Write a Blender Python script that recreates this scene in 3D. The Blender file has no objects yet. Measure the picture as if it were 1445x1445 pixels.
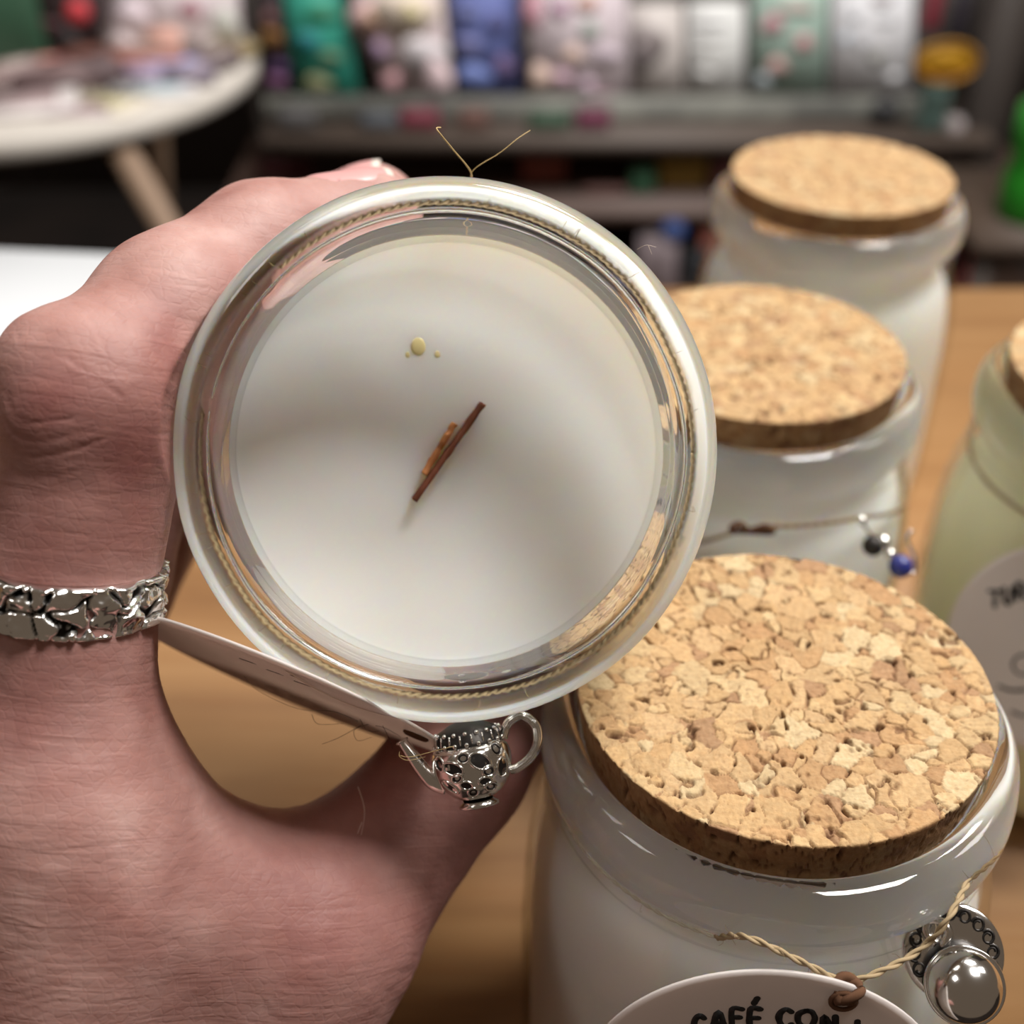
import bpy, bmesh, math, random
import numpy as np
from mathutils import Matrix, Vector
from mathutils.kdtree import KDTree

# ------------------------------------------------------------------ camera, light, exposure
FPX = 1766.0                     # focal length in pixels of the 1445 px frame
PITCH = math.radians(36.0)
TABLE = 0.75                     # table top height
CAMZ = TABLE + 0.195
SC = bpy.context.scene
COL = SC.collection
CP, SP = math.cos(PITCH), math.sin(PITCH)

cam_d = bpy.data.cameras.new('camera')
cam = bpy.data.objects.new('camera', cam_d); COL.objects.link(cam)
cam.location = (0, 0, CAMZ); cam.rotation_euler = (math.pi/2 - PITCH, 0, 0)
cam_d.sensor_width = 36.0; cam_d.lens = FPX/1445*36.0
cam_d.clip_start = 0.01; cam_d.clip_end = 30
cam_d.dof.use_dof = True; cam_d.dof.focus_distance = 0.134; cam_d.dof.aperture_fstop = 16.0
SC.camera = cam

w = bpy.data.worlds.new('world'); SC.world = w; w.use_nodes = True
w.node_tree.nodes['Background'].inputs[0].default_value = (1.0, 0.76, 0.56, 1)
w.node_tree.nodes['Background'].inputs[1].default_value = 0.11

def area_light(name, loc, target, size, power, color):
    d = bpy.data.lights.new(name, 'AREA'); d.shape = 'SQUARE'; d.size = size
    d.energy = power; d.color = color
    o = bpy.data.objects.new(name, d); COL.objects.link(o); o.location = loc
    o.rotation_euler = (Vector(target) - Vector(loc)).to_track_quat('-Z', 'Y').to_euler()
    return o
LAMP = (1.0, 0.975, 0.945)
area_light('ceiling_lamp_main', (0.55, 0.19, TABLE+1.42), (0, 0.12, TABLE+0.1), 0.40, 23, LAMP)
area_light('rack_fill_light', (0.45, 0.95, TABLE+1.30), (0.15, 1.6, TABLE-.25), 0.5, 23, LAMP)  # added fill light, aimed at the rack to brighten its cards
area_light('ceiling_lamp_table', (-0.70, 0.75, TABLE+1.45), (-.4, 1.1, TABLE-.1), 0.45, 2.5, LAMP)
area_light('ceiling_lamp_side', (1.35, 0.55, TABLE+1.45), (0.05, 0.25, TABLE), 0.4, 6, LAMP)
area_light('ceiling_lamp_left', (-1.1, -0.15, TABLE+1.45), (-.05, 0.15, TABLE), 0.35, 2.5, LAMP)

SC.view_settings.view_transform = 'Standard'; SC.view_settings.look = 'None'
SC.view_settings.exposure = 0.0; SC.view_settings.gamma = 1.0
SC.view_settings.use_curve_mapping = False
SC.cycles.max_bounces = 14; SC.cycles.transmission_bounces = 12; SC.cycles.transparent_max_bounces = 16
SC.cycles.diffuse_bounces = 5; SC.cycles.glossy_bounces = 6
SC.cycles.sample_clamp_indirect = 6.0; SC.cycles.sample_clamp_direct = 0
SC.cycles.use_denoising = True
SC.cycles.caustics_refractive = True; SC.cycles.caustics_reflective = True
SC.cycles.blur_glossy = 0.6

# ------------------------------------------------------------------ helpers
rng = np.random.default_rng(7); random.seed(7)
MM = 0.001
A = np.array

def c2w(p):                      # camera-frame millimetres (x right, y up, z away) -> world metres
    p = np.asarray(p, float)
    x, y, z = p[..., 0], p[..., 1], p[..., 2]
    return np.stack([x*MM, (y*SP + z*CP)*MM, CAMZ + (y*CP - z*SP)*MM], -1)
def px(u, v, d):                 # a photo pixel at a depth (mm) -> camera-frame mm
    return A([(u-722.5)*d/FPX, (722.5-v)*d/FPX, d])
def atY(u, v, Y):                # a photo pixel -> world point on the vertical plane y = Y (m)
    k = px(u, v, 1.0); d = A([k[0], k[1]*SP + CP, k[1]*CP - SP])
    s = Y/d[1]; return A([d[0]*s, Y, CAMZ + d[2]*s])
def atZ(u, v, Z):
    k = px(u, v, 1.0); d = A([k[0], k[1]*SP + CP, k[1]*CP - SP])
    s = (Z-CAMZ)/d[2]; return A([d[0]*s, d[1]*s, Z])
def to_px(P):
    P = np.asarray(P, float); y = P[..., 1]; z = P[..., 2]-CAMZ
    zc = y*CP - z*SP; yc = y*SP + z*CP
    return 722.5 + FPX*P[..., 0]/zc, 722.5 - FPX*yc/zc

def mesh_obj(name, verts, faces, mat, parent=None, smooth=True, attrs=None, mats=None, fmat=None):
    me = bpy.data.meshes.new(name)
    vv = np.asarray(verts, np.float32); me.vertices.add(len(vv)); me.vertices.foreach_set('co', vv.ravel())
    ln = np.fromiter((len(f) for f in faces), np.int32, len(faces)); li = np.fromiter((i for f in faces for i in f), np.int32, int(ln.sum()))
    me.loops.add(len(li)); me.loops.foreach_set('vertex_index', li)
    me.polygons.add(len(ln)); me.polygons.foreach_set('loop_start', np.concatenate([[0], np.cumsum(ln)[:-1]]).astype(np.int32)); me.polygons.foreach_set('loop_total', ln)
    for m in (mats if mats else [mat]): me.materials.append(m)
    if fmat is not None: me.polygons.foreach_set('material_index', np.asarray(fmat, np.int32))
    if smooth: me.polygons.foreach_set('use_smooth', np.ones(len(me.polygons), bool))
    if attrs:
        for k, v in attrs.items():
            v = np.asarray(v, np.float32)
            if v.ndim == 1:
                a = me.attributes.new(k, 'FLOAT', 'POINT'); a.data.foreach_set('value', v)
            else:
                a = me.attributes.new(k, 'FLOAT_COLOR', 'POINT')
                a.data.foreach_set('color', np.concatenate([v, np.ones((len(v), 1), np.float32)], 1).ravel())
    me.update(calc_edges=True); me.validate()
    o = bpy.data.objects.new(name, me); COL.objects.link(o)
    if parent: o.parent = parent
    return o
def empty(name, loc=(0, 0, 0), M=None):
    o = bpy.data.objects.new(name, None); COL.objects.link(o); o.empty_display_size = 0.01
    if M is not None: o.matrix_world = M
    else: o.location = loc
    return o
def tag(o, label, cat, group=None):
    o['label'] = label; o['category'] = cat
    if group: o['group'] = group
    return o
def struct(o, label=None):
    o['kind'] = 'structure'
    if label: o['label'] = label
    return o

class MB:                        # collects shapes into one mesh (all in local units)
    def __init__(s): s.v = []; s.f = []; s.m = []
    def add(s, v, f, mi=0):
        n = len(s.v); s.v += [tuple(x) for x in v]; s.f += [tuple(i+n for i in q) for q in f]; s.m += [mi]*len(f)
    def box(s, c, d, R=None, mi=0, bev=0.0):
        bm = bmesh.new(); bmesh.ops.create_cube(bm, size=1)
        for v in bm.verts: v.co = Vector((v.co.x*d[0], v.co.y*d[1], v.co.z*d[2]))
        if bev: bmesh.ops.bevel(bm, geom=bm.edges[:], offset=bev, segments=2, affect='EDGES')
        M = Matrix(R) if R is not None else Matrix.Identity(3)
        bm.verts.index_update()
        s.add([M @ v.co + Vector(c) for v in bm.verts], [[v.index for v in f.verts] for f in bm.faces], mi); bm.free()
    def tube(s, P, r, n=8, caps=True, mi=0, flat=1.0):
        v, f = tube(P, r, n, caps, flat); s.add(v, f, mi)
    def lathe(s, prof, n=32, mi=0, M=None):
        v, f = lathe(prof, n)
        if M is not None: v = [tuple(M @ Vector(x)) for x in v]
        s.add(v, f, mi)
    def build(s, name, mat, parent=None, smooth=True, mats=None):
        return mesh_obj(name, s.v, s.f, mat, parent, smooth, mats=mats, fmat=s.m if mats else None)

def frames(P):
    P = np.asarray(P, float); n = len(P)
    T = np.gradient(P, axis=0); T /= np.linalg.norm(T, axis=1)[:, None] + 1e-12
    u = np.cross(T[0], [0.3, 0.5, 0.81]); u /= np.linalg.norm(u)
    U = [u]
    for i in range(1, n):
        u = U[-1] - T[i]*np.dot(U[-1], T[i]); U.append(u/(np.linalg.norm(u)+1e-12))
    U = A(U); return P, T, U, np.cross(T, U)
def tube(P, r, n=8, caps=True, flat=1.0):
    P, T, U, V = frames(P); m = len(P); r = np.broadcast_to(np.asarray(r, float), (m,))
    th = np.arange(n)*2*math.pi/n
    X = P[:, None] + r[:, None, None]*(U[:, None]*np.cos(th)[None, :, None] + flat*V[:, None]*np.sin(th)[None, :, None])
    f = [(i*n+j, i*n+(j+1) % n, (i+1)*n+(j+1) % n, (i+1)*n+j) for i in range(m-1) for j in range(n)]
    if caps: f += [tuple(range(n))[::-1], tuple((m-1)*n+j for j in range(n))]
    return X.reshape(-1, 3), f
def catmull(P, n=8, closed=False):
    P = np.asarray(P, float); out = []; m = len(P)
    for i in range(m if closed else m-1):
        if closed: a, b, c, d = P[i-1], P[i], P[(i+1) % m], P[(i+2) % m]
        else: a, b, c, d = P[max(i-1, 0)], P[i], P[i+1], P[min(i+2, m-1)]
        for k in range(n):
            t = k/n
            out.append(.5*((2*b)+(c-a)*t+(2*a-5*b+4*c-d)*t*t+(3*b-a-3*c+d)*t**3))
    if not closed: out.append(P[-1])
    return A(out)
def lathe(prof, n=64):
    v = []; f = []; rows = []
    for r, z in prof:
        if abs(r) < 1e-9: rows.append([len(v)]); v.append((0, 0, z))
        else:
            rows.append(list(range(len(v), len(v)+n)))
            v += [(r*math.cos(2*math.pi*j/n), r*math.sin(2*math.pi*j/n), z) for j in range(n)]
    for a, b in zip(rows[:-1], rows[1:]):
        for j in range(n):
            k = (j+1) % n
            if len(a) == 1 and len(b) == 1: continue
            if len(a) == 1: f.append((a[0], b[k], b[j]))
            elif len(b) == 1: f.append((a[j], a[k], b[0]))
            else: f.append((a[j], a[k], b[k], b[j]))
    return v, f

def hash2(ix, iy, iz, seed):
    h = (ix*374761393 + iy*668265263 + iz*2147483647 + seed*974634531) & 0xFFFFFFFF
    h = ((h ^ (h >> 13))*1274126177) & 0xFFFFFFFF
    return ((h ^ (h >> 16)) & 0xFFFF)/65535.0
def vnoise(p, seed=0):           # smooth value noise, p (...,3)
    p = np.asarray(p, float); i = np.floor(p).astype(np.int64); f = p-i; f = f*f*(3-2*f); o = 0
    for a in (0, 1):
        for b in (0, 1):
            for c in (0, 1):
                wt = (f[..., 0] if a else 1-f[..., 0])*(f[..., 1] if b else 1-f[..., 1])*(f[..., 2] if c else 1-f[..., 2])
                o = o + wt*hash2(i[..., 0]+a, i[..., 1]+b, i[..., 2]+c, seed)
    return o*2-1
def sm(a, b, x):
    t = np.clip((x-a)/(b-a), 0, 1); return t*t*(3-2*t)

# ------------------------------------------------------------------ materials
def srgb(r, g, b):
    f = lambda c: (c/255/12.92 if c/255 <= .04045 else ((c/255+.055)/1.055)**2.4)
    return (f(r), f(g), f(b), 1)
def mat(name, col, rough=.6, metal=0., **kw):
    m = bpy.data.materials.new(name); m.use_nodes = True
    b = m.node_tree.nodes['Principled BSDF']
    b.inputs['Base Color'].default_value = col
    b.inputs['Roughness'].default_value = rough; b.inputs['Metallic'].default_value = metal
    for k, v in kw.items(): b.inputs[k.replace('_', ' ')].default_value = v
    return m
class NT:                        # small node-tree writer
    def __init__(s, m): s.t = m.node_tree; s.b = s.t.nodes['Principled BSDF']
    def n(s, typ, **kw):
        x = s.t.nodes.new('ShaderNode'+typ)
        for k, v in kw.items():
            if k.startswith('i_'):
                key = k[2:]; key = int(key) if key.isdigit() else key.replace('_', ' ')
                if isinstance(v, bpy.types.NodeSocket): s.t.links.new(v, x.inputs[key])
                else: x.inputs[key].default_value = v
            else: setattr(x, k, v)
        return x
    def link(s, a, b): s.t.links.new(a, b)
    def ramp(s, fac, stops):
        r = s.n('ValToRGB', i_0=fac); e = r.color_ramp.elements
        while len(e) > 1: e.remove(e[-1])
        e[0].position, e[0].color = stops[0]
        for p, c in stops[1:]: x = e.new(p); x.color = c
        return r.outputs[0]
    def mix(s, fac, a, b, blend='MIX'):
        x = s.n('Mix', data_type='RGBA', blend_type=blend); x.clamp_factor = True
        for k, v in ((0, fac), (6, a), (7, b)):
            if isinstance(v, bpy.types.NodeSocket): s.link(v, x.inputs[k])
            else: x.inputs[k].default_value = v
        return x.outputs[2]
    def bump(s, h, dist, strength=1.0, normal=None):
        b = s.n('Bump', i_Height=h, i_Distance=dist, i_Strength=strength)
        if normal is not None: s.link(normal, b.inputs['Normal'])
        return b.outputs[0]

M = {}
# clear glass (refracting), used for every jar
g = mat('clear_glass', (0.985, 0.992, 0.982, 1), 0.0, IOR=1.5); g.node_tree.nodes['Principled BSDF'].inputs['Transmission Weight'].default_value = 1.0
t = NT(g); tc = t.n('TexCoord').outputs['Object']
nz = t.n('TexNoise', i_Vector=tc, i_Scale=220.0, i_Detail=3.0).outputs[0]
t.link(t.bump(nz, 0.00006, 0.5), t.b.inputs['Normal'])
M['glass'] = g
# thin body wall: clear sheet that lets light straight through and reflects by Fresnel
g2 = bpy.data.materials.new('thin_glass'); g2.use_nodes = True; nt = g2.node_tree; nt.nodes.clear()
o_ = nt.nodes.new('ShaderNodeOutputMaterial'); mx = nt.nodes.new('ShaderNodeMixShader'); fr = nt.nodes.new('ShaderNodeLayerWeight')
tr = nt.nodes.new('ShaderNodeBsdfTransparent'); gl = nt.nodes.new('ShaderNodeBsdfGlossy')
tr.inputs[0].default_value = (0.975, 0.985, 0.97, 1); gl.inputs['Roughness'].default_value = 0.03; fr.inputs[0].default_value = 0.5
m5 = nt.nodes.new('ShaderNodeMath'); m5.operation = 'POWER'; m5.inputs[1].default_value = 5.0
ma = nt.nodes.new('ShaderNodeMath'); ma.operation = 'MULTIPLY_ADD'; ma.inputs[1].default_value = 0.9; ma.inputs[2].default_value = 0.04
nt.links.new(fr.outputs['Facing'], m5.inputs[0]); nt.links.new(m5.outputs[0], ma.inputs[0])
nt.links.new(ma.outputs[0], mx.inputs[0]); nt.links.new(tr.outputs[0], mx.inputs[1]); nt.links.new(gl.outputs[0], mx.inputs[2]); nt.links.new(mx.outputs[0], o_.inputs[0])
M['thin'] = g2

def wax_mat(name, col):
    m = mat(name, col, 0.42, Subsurface_Weight=0.8, Subsurface_Scale=0.007)
    m.node_tree.nodes['Principled BSDF'].inputs['Subsurface Radius'].default_value = (1.0, 0.72, 0.42)
    t = NT(m); tc = t.n('TexCoord').outputs['Object']
    nz = t.n('TexNoise', i_Vector=tc, i_Scale=90.0, i_Detail=4.0).outputs[0]
    t.link(t.bump(nz, 0.0004, 0.25), t.b.inputs['Normal'])
    return m
M['wax'] = wax_mat('white_wax', (0.89, 0.875, 0.835, 1))
M['wax_yellow'] = wax_mat('pale_yellow_wax', (0.78, 0.75, 0.50, 1))
M['oil'] = mat('fragrance_oil_spot', srgb(226, 208, 150), 0.25)

def cork_mat():
    m = mat('cork', (0.6, 0.4, 0.2, 1), 0.85)
    t = NT(m); at = t.n('Attribute', attribute_name='Col').outputs['Color']
    tc = t.n('TexCoord').outputs['Object']
    n1 = t.n('TexNoise', i_Vector=tc, i_Scale=1400.0, i_Detail=4.0, i_Roughness=0.65).outputs[0]
    n2 = t.n('TexNoise', i_Vector=tc, i_Scale=420.0, i_Detail=3.0).outputs[0]
    c = t.mix(t.n('MapRange', i_0=n1, i_1=.35, i_2=.7, i_3=0., i_4=.55).outputs[0], at, t.mix(1.0, at, (0.72, 0.60, 0.46, 1), 'MULTIPLY'))
    c = t.mix(t.n('MapRange', i_0=n2, i_1=.55, i_2=.75, i_3=0., i_4=.35).outputs[0], c, t.mix(1.0, c, (1.2, 1.15, 1.0, 1), 'MULTIPLY'))
    t.link(c, t.b.inputs['Base Color'])
    t.link(t.bump(n1, 0.0004, 0.5), t.b.inputs['Normal'])
    return m
M['cork'] = cork_mat()

def wood_mat():
    m = mat('table_wood', (0.5, 0.3, 0.15, 1), 0.45)
    t = NT(m); tc = t.n('TexCoord').outputs['Object']
    mp = t.n('Mapping', i_Vector=tc); mp.inputs['Scale'].default_value = (5, 55, 20)
    n1 = t.n('TexNoise', i_Vector=mp.outputs[0], i_Scale=1.0, i_Detail=5.0, i_Roughness=.6, i_Distortion=.6).outputs[0]
    mp2 = t.n('Mapping', i_Vector=tc); mp2.inputs['Scale'].default_value = (40, 700, 100)
    n2 = t.n('TexNoise', i_Vector=mp2.outputs[0], i_Scale=1.0, i_Detail=3.0).outputs[0]
    c = t.ramp(n1, [(0.30, srgb(128, 90, 54)), (0.5, srgb(152, 112, 70)), (0.72, srgb(166, 126, 82))])
    c = t.mix(t.n('MapRange', i_0=n2, i_1=.5, i_2=.8, i_3=0., i_4=.4).outputs[0], c, srgb(142, 90, 44))
    t.link(c, t.b.inputs['Base Color']); t.link(t.bump(n2, 0.0002, .4), t.b.inputs['Normal'])
    return m
M['wood'] = wood_mat()

def skin_mat():
    m = mat('skin', srgb(214, 164, 148), 0.54, Subsurface_Weight=0.22, Subsurface_Scale=0.0016)
    b = m.node_tree.nodes['Principled BSDF']; b.inputs['Subsurface Radius'].default_value = (1.0, .38, .22)
    b.inputs['Specular IOR Level'].default_value = 0.34
    t = NT(m); tc = t.n('TexCoord').outputs['Object']
    red = t.n('Attribute', attribute_name='red').outputs['Fac']
    cre = t.n('Attribute', attribute_name='crease').outputs['Fac']
    fib = t.n('Attribute', attribute_name='fib').outputs['Vector']
    n1 = t.n('TexNoise', i_Vector=tc, i_Scale=120.0, i_Detail=4.0).outputs[0]
    n2 = t.n('TexNoise', i_Vector=tc, i_Scale=600.0, i_Detail=3.0).outputs[0]
    c = t.ramp(n1, [(0.3, srgb(160, 115, 106)), (0.6, srgb(185, 145, 136)), (0.75, srgb(198, 163, 154))])
    c = t.mix(red, c, srgb(134, 75, 71))
    c = t.mix(t.n('MapRange', i_0=n2, i_1=.45, i_2=.75, i_3=0., i_4=.25).outputs[0], c, srgb(176, 124, 110))
    c = t.mix(t.n('Math', operation='MULTIPLY', i_0=cre, i_1=.45).outputs[0], c, srgb(150, 84, 76))
    t.link(c, t.b.inputs['Base Color'])
    # fine skin lines run around the finger and across the back of the hand
    mp = t.n('Mapping', i_Vector=fib); mp.inputs['Scale'].default_value = (110, 900, 110)
    l1 = t.n('TexNoise', i_Vector=mp.outputs[0], i_Scale=1.0, i_Detail=2.0, i_Distortion=.5).outputs[0]
    vo = t.n('TexVoronoi', i_Vector=tc, i_Scale=900.0, feature='DISTANCE_TO_EDGE').outputs[0]
    h = t.n('Math', operation='ADD', i_0=l1, i_1=t.n('Math', operation='MULTIPLY', i_0=t.n('Math', operation='MINIMUM', i_0=vo, i_1=.18).outputs[0], i_1=.7).outputs[0]).outputs[0]
    t.link(t.bump(h, 0.00022, .6), t.b.inputs['Normal'])
    return m
M['skin'] = skin_mat()
M['nail'] = mat('nail_plate', srgb(214, 160, 156), 0.3)
M['nail_tip'] = mat('nail_free_edge', srgb(222, 208, 196), 0.4)

def silver_mat(name, lo):
    m = mat(name, (0.78, 0.76, 0.73, 1), 0.18, 1.0)
    t = NT(m); at = t.n('Attribute', attribute_name='patina').outputs['Fac']
    c = t.mix(at, (0.93, 0.91, 0.88, 1), lo); t.link(c, t.b.inputs['Base Color'])
    t.link(t.n('MapRange', i_0=at, i_1=0., i_2=1., i_3=.16, i_4=.6).outputs[0], t.b.inputs['Roughness'])
    return m
M['silver'] = silver_mat('oxidised_silver', (0.02, 0.018, 0.015, 1))
M['silver_plain'] = mat('polished_silver', (0.86, 0.84, 0.81, 1), 0.14, 1.0)
M['silver_dark'] = mat('blackened_silver', (0.035, 0.03, 0.027, 1), 0.45, 0.7)
M['blue_bead'] = mat('blue_glass_bead', srgb(44, 50, 120), 0.12)
M['twine'] = mat('jute_twine', srgb(168, 146, 112), 0.9)
M['twine_dark'] = mat('brown_twine_knot', srgb(96, 64, 42), 0.95)
M['twine_grey'] = mat('grey_brown_twine', srgb(140, 118, 88), 0.9)
M['twine_pale'] = mat('pale_twine', srgb(196, 188, 168), 0.9)
M['fibre'] = mat('pale_fibre', srgb(205, 176, 120), 0.6)
M['hair'] = mat('dark_hair', srgb(50, 34, 26), 0.5)
M['hair_pale'] = mat('pale_hair', srgb(226, 206, 186), 0.45)
M['paper'] = mat('tag_paper', srgb(238, 231, 227), 0.6)
_t = NT(M['paper']); _tl = _t.n('BsdfTranslucent', i_Color=srgb(226, 208, 196)); _mx = _t.n('MixShader', i_0=.38, i_1=_t.b.outputs[0], i_2=_tl.outputs[0])
_t.link(_mx.outputs[0], [n for n in _t.t.nodes if n.type == 'OUTPUT_MATERIAL'][0].inputs[0])
M['ink'] = mat('black_marker_ink', srgb(22, 20, 20), 0.5)
M['pencil'] = mat('grey_ink', srgb(120, 112, 106), 0.6)
M['wick'] = mat('wooden_wick', srgb(108, 54, 28), 0.8)
M['wick_light'] = mat('wooden_wick_booster', srgb(176, 112, 62), 0.8)

# ------------------------------------------------------------------ table and room
mb = MB(); mb.box((0.02, 0.245, TABLE-0.02), (1.5, 0.32, 0.04), bev=0.003)
tb = empty('wooden_table', (0, 0.23, 0))
o = mb.build('table_top', M['wood'], tb); o.location = (0, -0.23, 0)
for x in (-0.66, 0.70):
    for y in (0.12, 0.36):
        m2 = MB(); m2.box((x, y-0.23, (TABLE-0.04)/2), (0.05, 0.05, TABLE-0.04), bev=0.003); m2.build('leg', M['wood'], tb)
tag(tb, 'light brown wooden table under the candle jars', 'table')

# ------------------------------------------------------------------ jars
RIM = 85.0
OUT = [(24.3, -1.6), (24.55, -.6), (25.3, -.05), (26.4, 0), (27.6, -.45), (28.6, -1.7), (29.0, -3.4), (29.0, -5.4), (28.6, -7.2), (27.8, -8.4),
       (27.6, -9.0), (28.0, -9.6), (28.2, -10.4), (28.0, -11.2), (27.5, -11.9), (27.4, -12.6), (27.9, -14.2), (28.8, -17.0), (29.8, -21.5), (30.6, -27.0), (31.0, -34),
       (31.2, -46), (31.1, -66), (30.6, -76), (29.2, -81.5), (26.5, -84.4), (23.5, -85.0), (20, -84.2), (0, -83.6)]
INN = [(24.3, -1.6), (24.15, -6), (24.0, -11), (24.0, -14.0), (24.5, -15.6), (26.0, -17.3), (27.4, -19.8), (28.7, -25), (29.3, -31), (29.6, -38), (29.7, -60), (29.3, -73), (27.5, -78.5), (24, -80.5), (0, -81)]
def jar_R(tt):                   # outer radius at depth tt below the rim (mm)
    p = A(OUT); i = np.argsort(-p[:, 1], kind='stable'); return np.interp(tt, -p[i, 1], p[i, 0])
def dense(prof, n=3):
    return [tuple(q) for q in catmull(prof, n)]

def make_jar(M4, label, wax='wax', cork=None, res=.3, seed=1, wax_top=18.5, group=None):
    if cork is not None: wax_top = 3.1
    root = empty('candle_jar', M=M4)
    # glass: outer surface from the mouth down, inner surface back up; one closed wall
    po = dense(OUT); pi = dense(INN)
    prof = [(r*MM, (RIM+z)*MM) for r, z in po[:-1]] + [(0, (RIM-83.6)*MM)]
    n = 128
    v1, f1 = lathe(prof, n)
    prof2 = [(r*MM, (RIM+z)*MM) for r, z in pi[:-1]] + [(0, (RIM-81)*MM)]
    v2, f2 = lathe(prof2, n)
    v1 = A(v1); v2 = A(v2)
    # weld: first ring is shared
    off = len(v1)
    V = np.concatenate([v1, v2[n:]])
    remap = lambda i: i if i < n else off + i - n
    f2 = [tuple(remap(i) for i in q) for q in f2]
    F = [tuple(q[::-1]) for q in f1] + [tuple(q) for q in f2]
    # moulded-glass unevenness
    rad = np.linalg.norm(V[:, :2], axis=1)[:, None]+1e-9
    V[:, :2] += V[:, :2]/rad*(vnoise(V*95, seed)[:, None]*0.00014)
    zc = A([np.mean([V[i][2] for i in q]) for q in F])
    fm = (zc < (RIM-8.8)*MM).astype(int)
    mesh_obj('glass', V, F, None, root, mats=[M['glass'], M['thin']], fmat=fm)
    # wax: fills the jar up to wax_top below the rim
    wt = RIM - wax_top
    top = []
    q_ = A(INN); RT = float(np.interp(wax_top, -q_[:, 1], q_[:, 0]))
    for k in range(26):
        r = (RT-.3)*(k/25.0); top.append((r, wt + 0.7*max(0, (r-RT+1.6)/1.3)**2))
    side = [(r+.12, RIM+z) for r, z in pi if z < -(wax_top+.1)]
    side = side[:-1] + [(0, RIM-81.1)]
    pr = [(r*MM, z*MM) for r, z in top+[(RT+.05, wt+.45)]+side]
    v, f = lathe(pr, 96); v = A(v)
    tm = v[:, 2] > (wt-.2)*MM
    v[tm, 2] += vnoise(v[tm]*160, seed+3)*0.00012
    mesh_obj('wax', v, f, M[wax], root)
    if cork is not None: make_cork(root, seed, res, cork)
    tag(root, label, 'candle jar', group)
    return root

PAL = [srgb(*c) for c in ((220, 182, 134), (214, 174, 124), (224, 190, 142), (210, 168, 118), (228, 198, 152), (202, 156, 108), (218, 178, 130), (190, 142, 98), (232, 208, 166), (216, 176, 126), (222, 184, 138), (176, 130, 96))]
def make_cork(root, seed, res, gsize):
    """agglomerated cork: warped cells of granules, uneven heights, open crevices between some of them"""
    r = np.random.default_rng(seed); R1, R0, zt, zb = 25.0, 24.0, 90.0, 82.3
    nr = int(R1/res); rings = np.linspace(0, R1-.25, nr+1)[1:]
    pts = [(0, 0)]; cnt = [1]
    n = int(2*math.pi*R1/res/8)*8
    P = [np.zeros((1, 2))]
    th = np.arange(n)*2*math.pi/n
    for q in rings: P.append(np.stack([q*np.cos(th), q*np.sin(th)], 1))
    P = np.concatenate(P); nP = len(P)
    # side rings
    S = []
    for z in np.concatenate([np.linspace(zt-.25, zt-6, 11), [zt-6.5, zt-7, zb]]):
        rr = R1-(zt-z)/(zt-zb)*(R1-R0); S.append(np.stack([rr*np.cos(th), rr*np.sin(th), np.full(n, z)], 1))
    V = np.concatenate([np.concatenate([P, np.full((nP, 1), zt)], 1)]+S)
    ns = int(math.pi*R1*R1/(gsize*gsize)*2.1)
    seeds = np.concatenate([r.uniform(-27, 27, (ns*3, 2)), r.uniform(zb-2, zt+1.5, (ns*3, 1))], 1)
    wv = np.stack([vnoise(V*.55, seed+k) for k in (11, 12, 13)], 1)*.75 + np.stack([vnoise(V*1.7, seed+k) for k in (14, 15, 16)], 1)*.10
    Q = V+wv*gsize/2.2
    b1 = np.full(len(Q), 1e9); b2 = np.full(len(Q), 1e9); idx = np.zeros(len(Q), int)
    sc = r.uniform(.55, 1.5, len(seeds))
    kd = KDTree(len(seeds))
    for i, q in enumerate(seeds): kd.insert(q, i)
    kd.balance()
    for i, q in enumerate(Q.tolist()):
        c = sorted((d*sc[j], j) for _, j, d in kd.find_n(q, 4))
        b1[i] = c[0][0]; b2[i] = c[1][0]; idx[i] = c[0][1]
    edge = b2-b1
    hgt = r.uniform(-.22, .12, len(seeds))[idx]
    gate = sm(-.7, .15, vnoise(V*.9, seed+21))
    crev = (1-sm(0.0, .17, edge))*gate
    pit = (1-sm(0, .5, edge))*sm(.5, .8, vnoise(V*.9, seed+22))
    drop = hgt*.55*sm(0, .35, edge) - crev*.55 - pit*.85 + vnoise(V*3.2, seed+23)*.05
    V[:nP, 2] += drop[:nP]
    nx = V[nP:, :2]/np.linalg.norm(V[nP:, :2], axis=1)[:, None]
    V[nP:, :2] += nx*(drop[nP:, None]*.6-.05)
    pal = A(PAL)[:, :3]; ci = r.integers(0, len(pal), len(seeds)); wts = r.uniform(.86, 1.08, (len(seeds), 1))
    col = (pal[ci]*wts)[idx]; mean = pal.mean(0); col = (mean+(col-mean)*.66)*A([.79, .81, .80])
    fl = vnoise(np.stack([V[:, 0]*.9+wv[:, 0]*2, V[:, 1]*4.5, V[:, 2]*2], 1), seed+41)*.5+vnoise(np.stack([V[:, 0]*3.5, V[:, 1]*1.2+wv[:, 1]*2, V[:, 2]*2], 1), seed+42)*.5
    col = col*(1+.16*fl)[:, None]; col[nP:] *= A([.62, .52, .44])  # cork side: darker cut tone plus shade put into the colour
    brown = A(srgb(92, 54, 30)[:3])
    k = np.clip(crev*.75+pit*.9, 0, .92)[:, None]
    col = col*(1-k)+brown*k
    sp = sm(.62, .8, vnoise(V*2.6, seed+31))[:, None]*.35
    col = col*(1-sp)+A(srgb(120, 76, 46)[:3])*sp
    F = [(0, 1+j, 1+(j+1) % n) for j in range(n)]
    for i in range(len(rings)+13):
        a = 1+i*n; b = a+n
        F += [(a+j, b+j, b+(j+1) % n, a+(j+1) % n) for j in range(n)]
    last = 1+(len(rings)+13)*n
    F.append(tuple(last+j for j in range(n))[::-1])
    F = [F[-1]]+F[:-1]
    mesh_obj('cork', V*MM, F, M['cork'], root, attrs={'Col': col})

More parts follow.
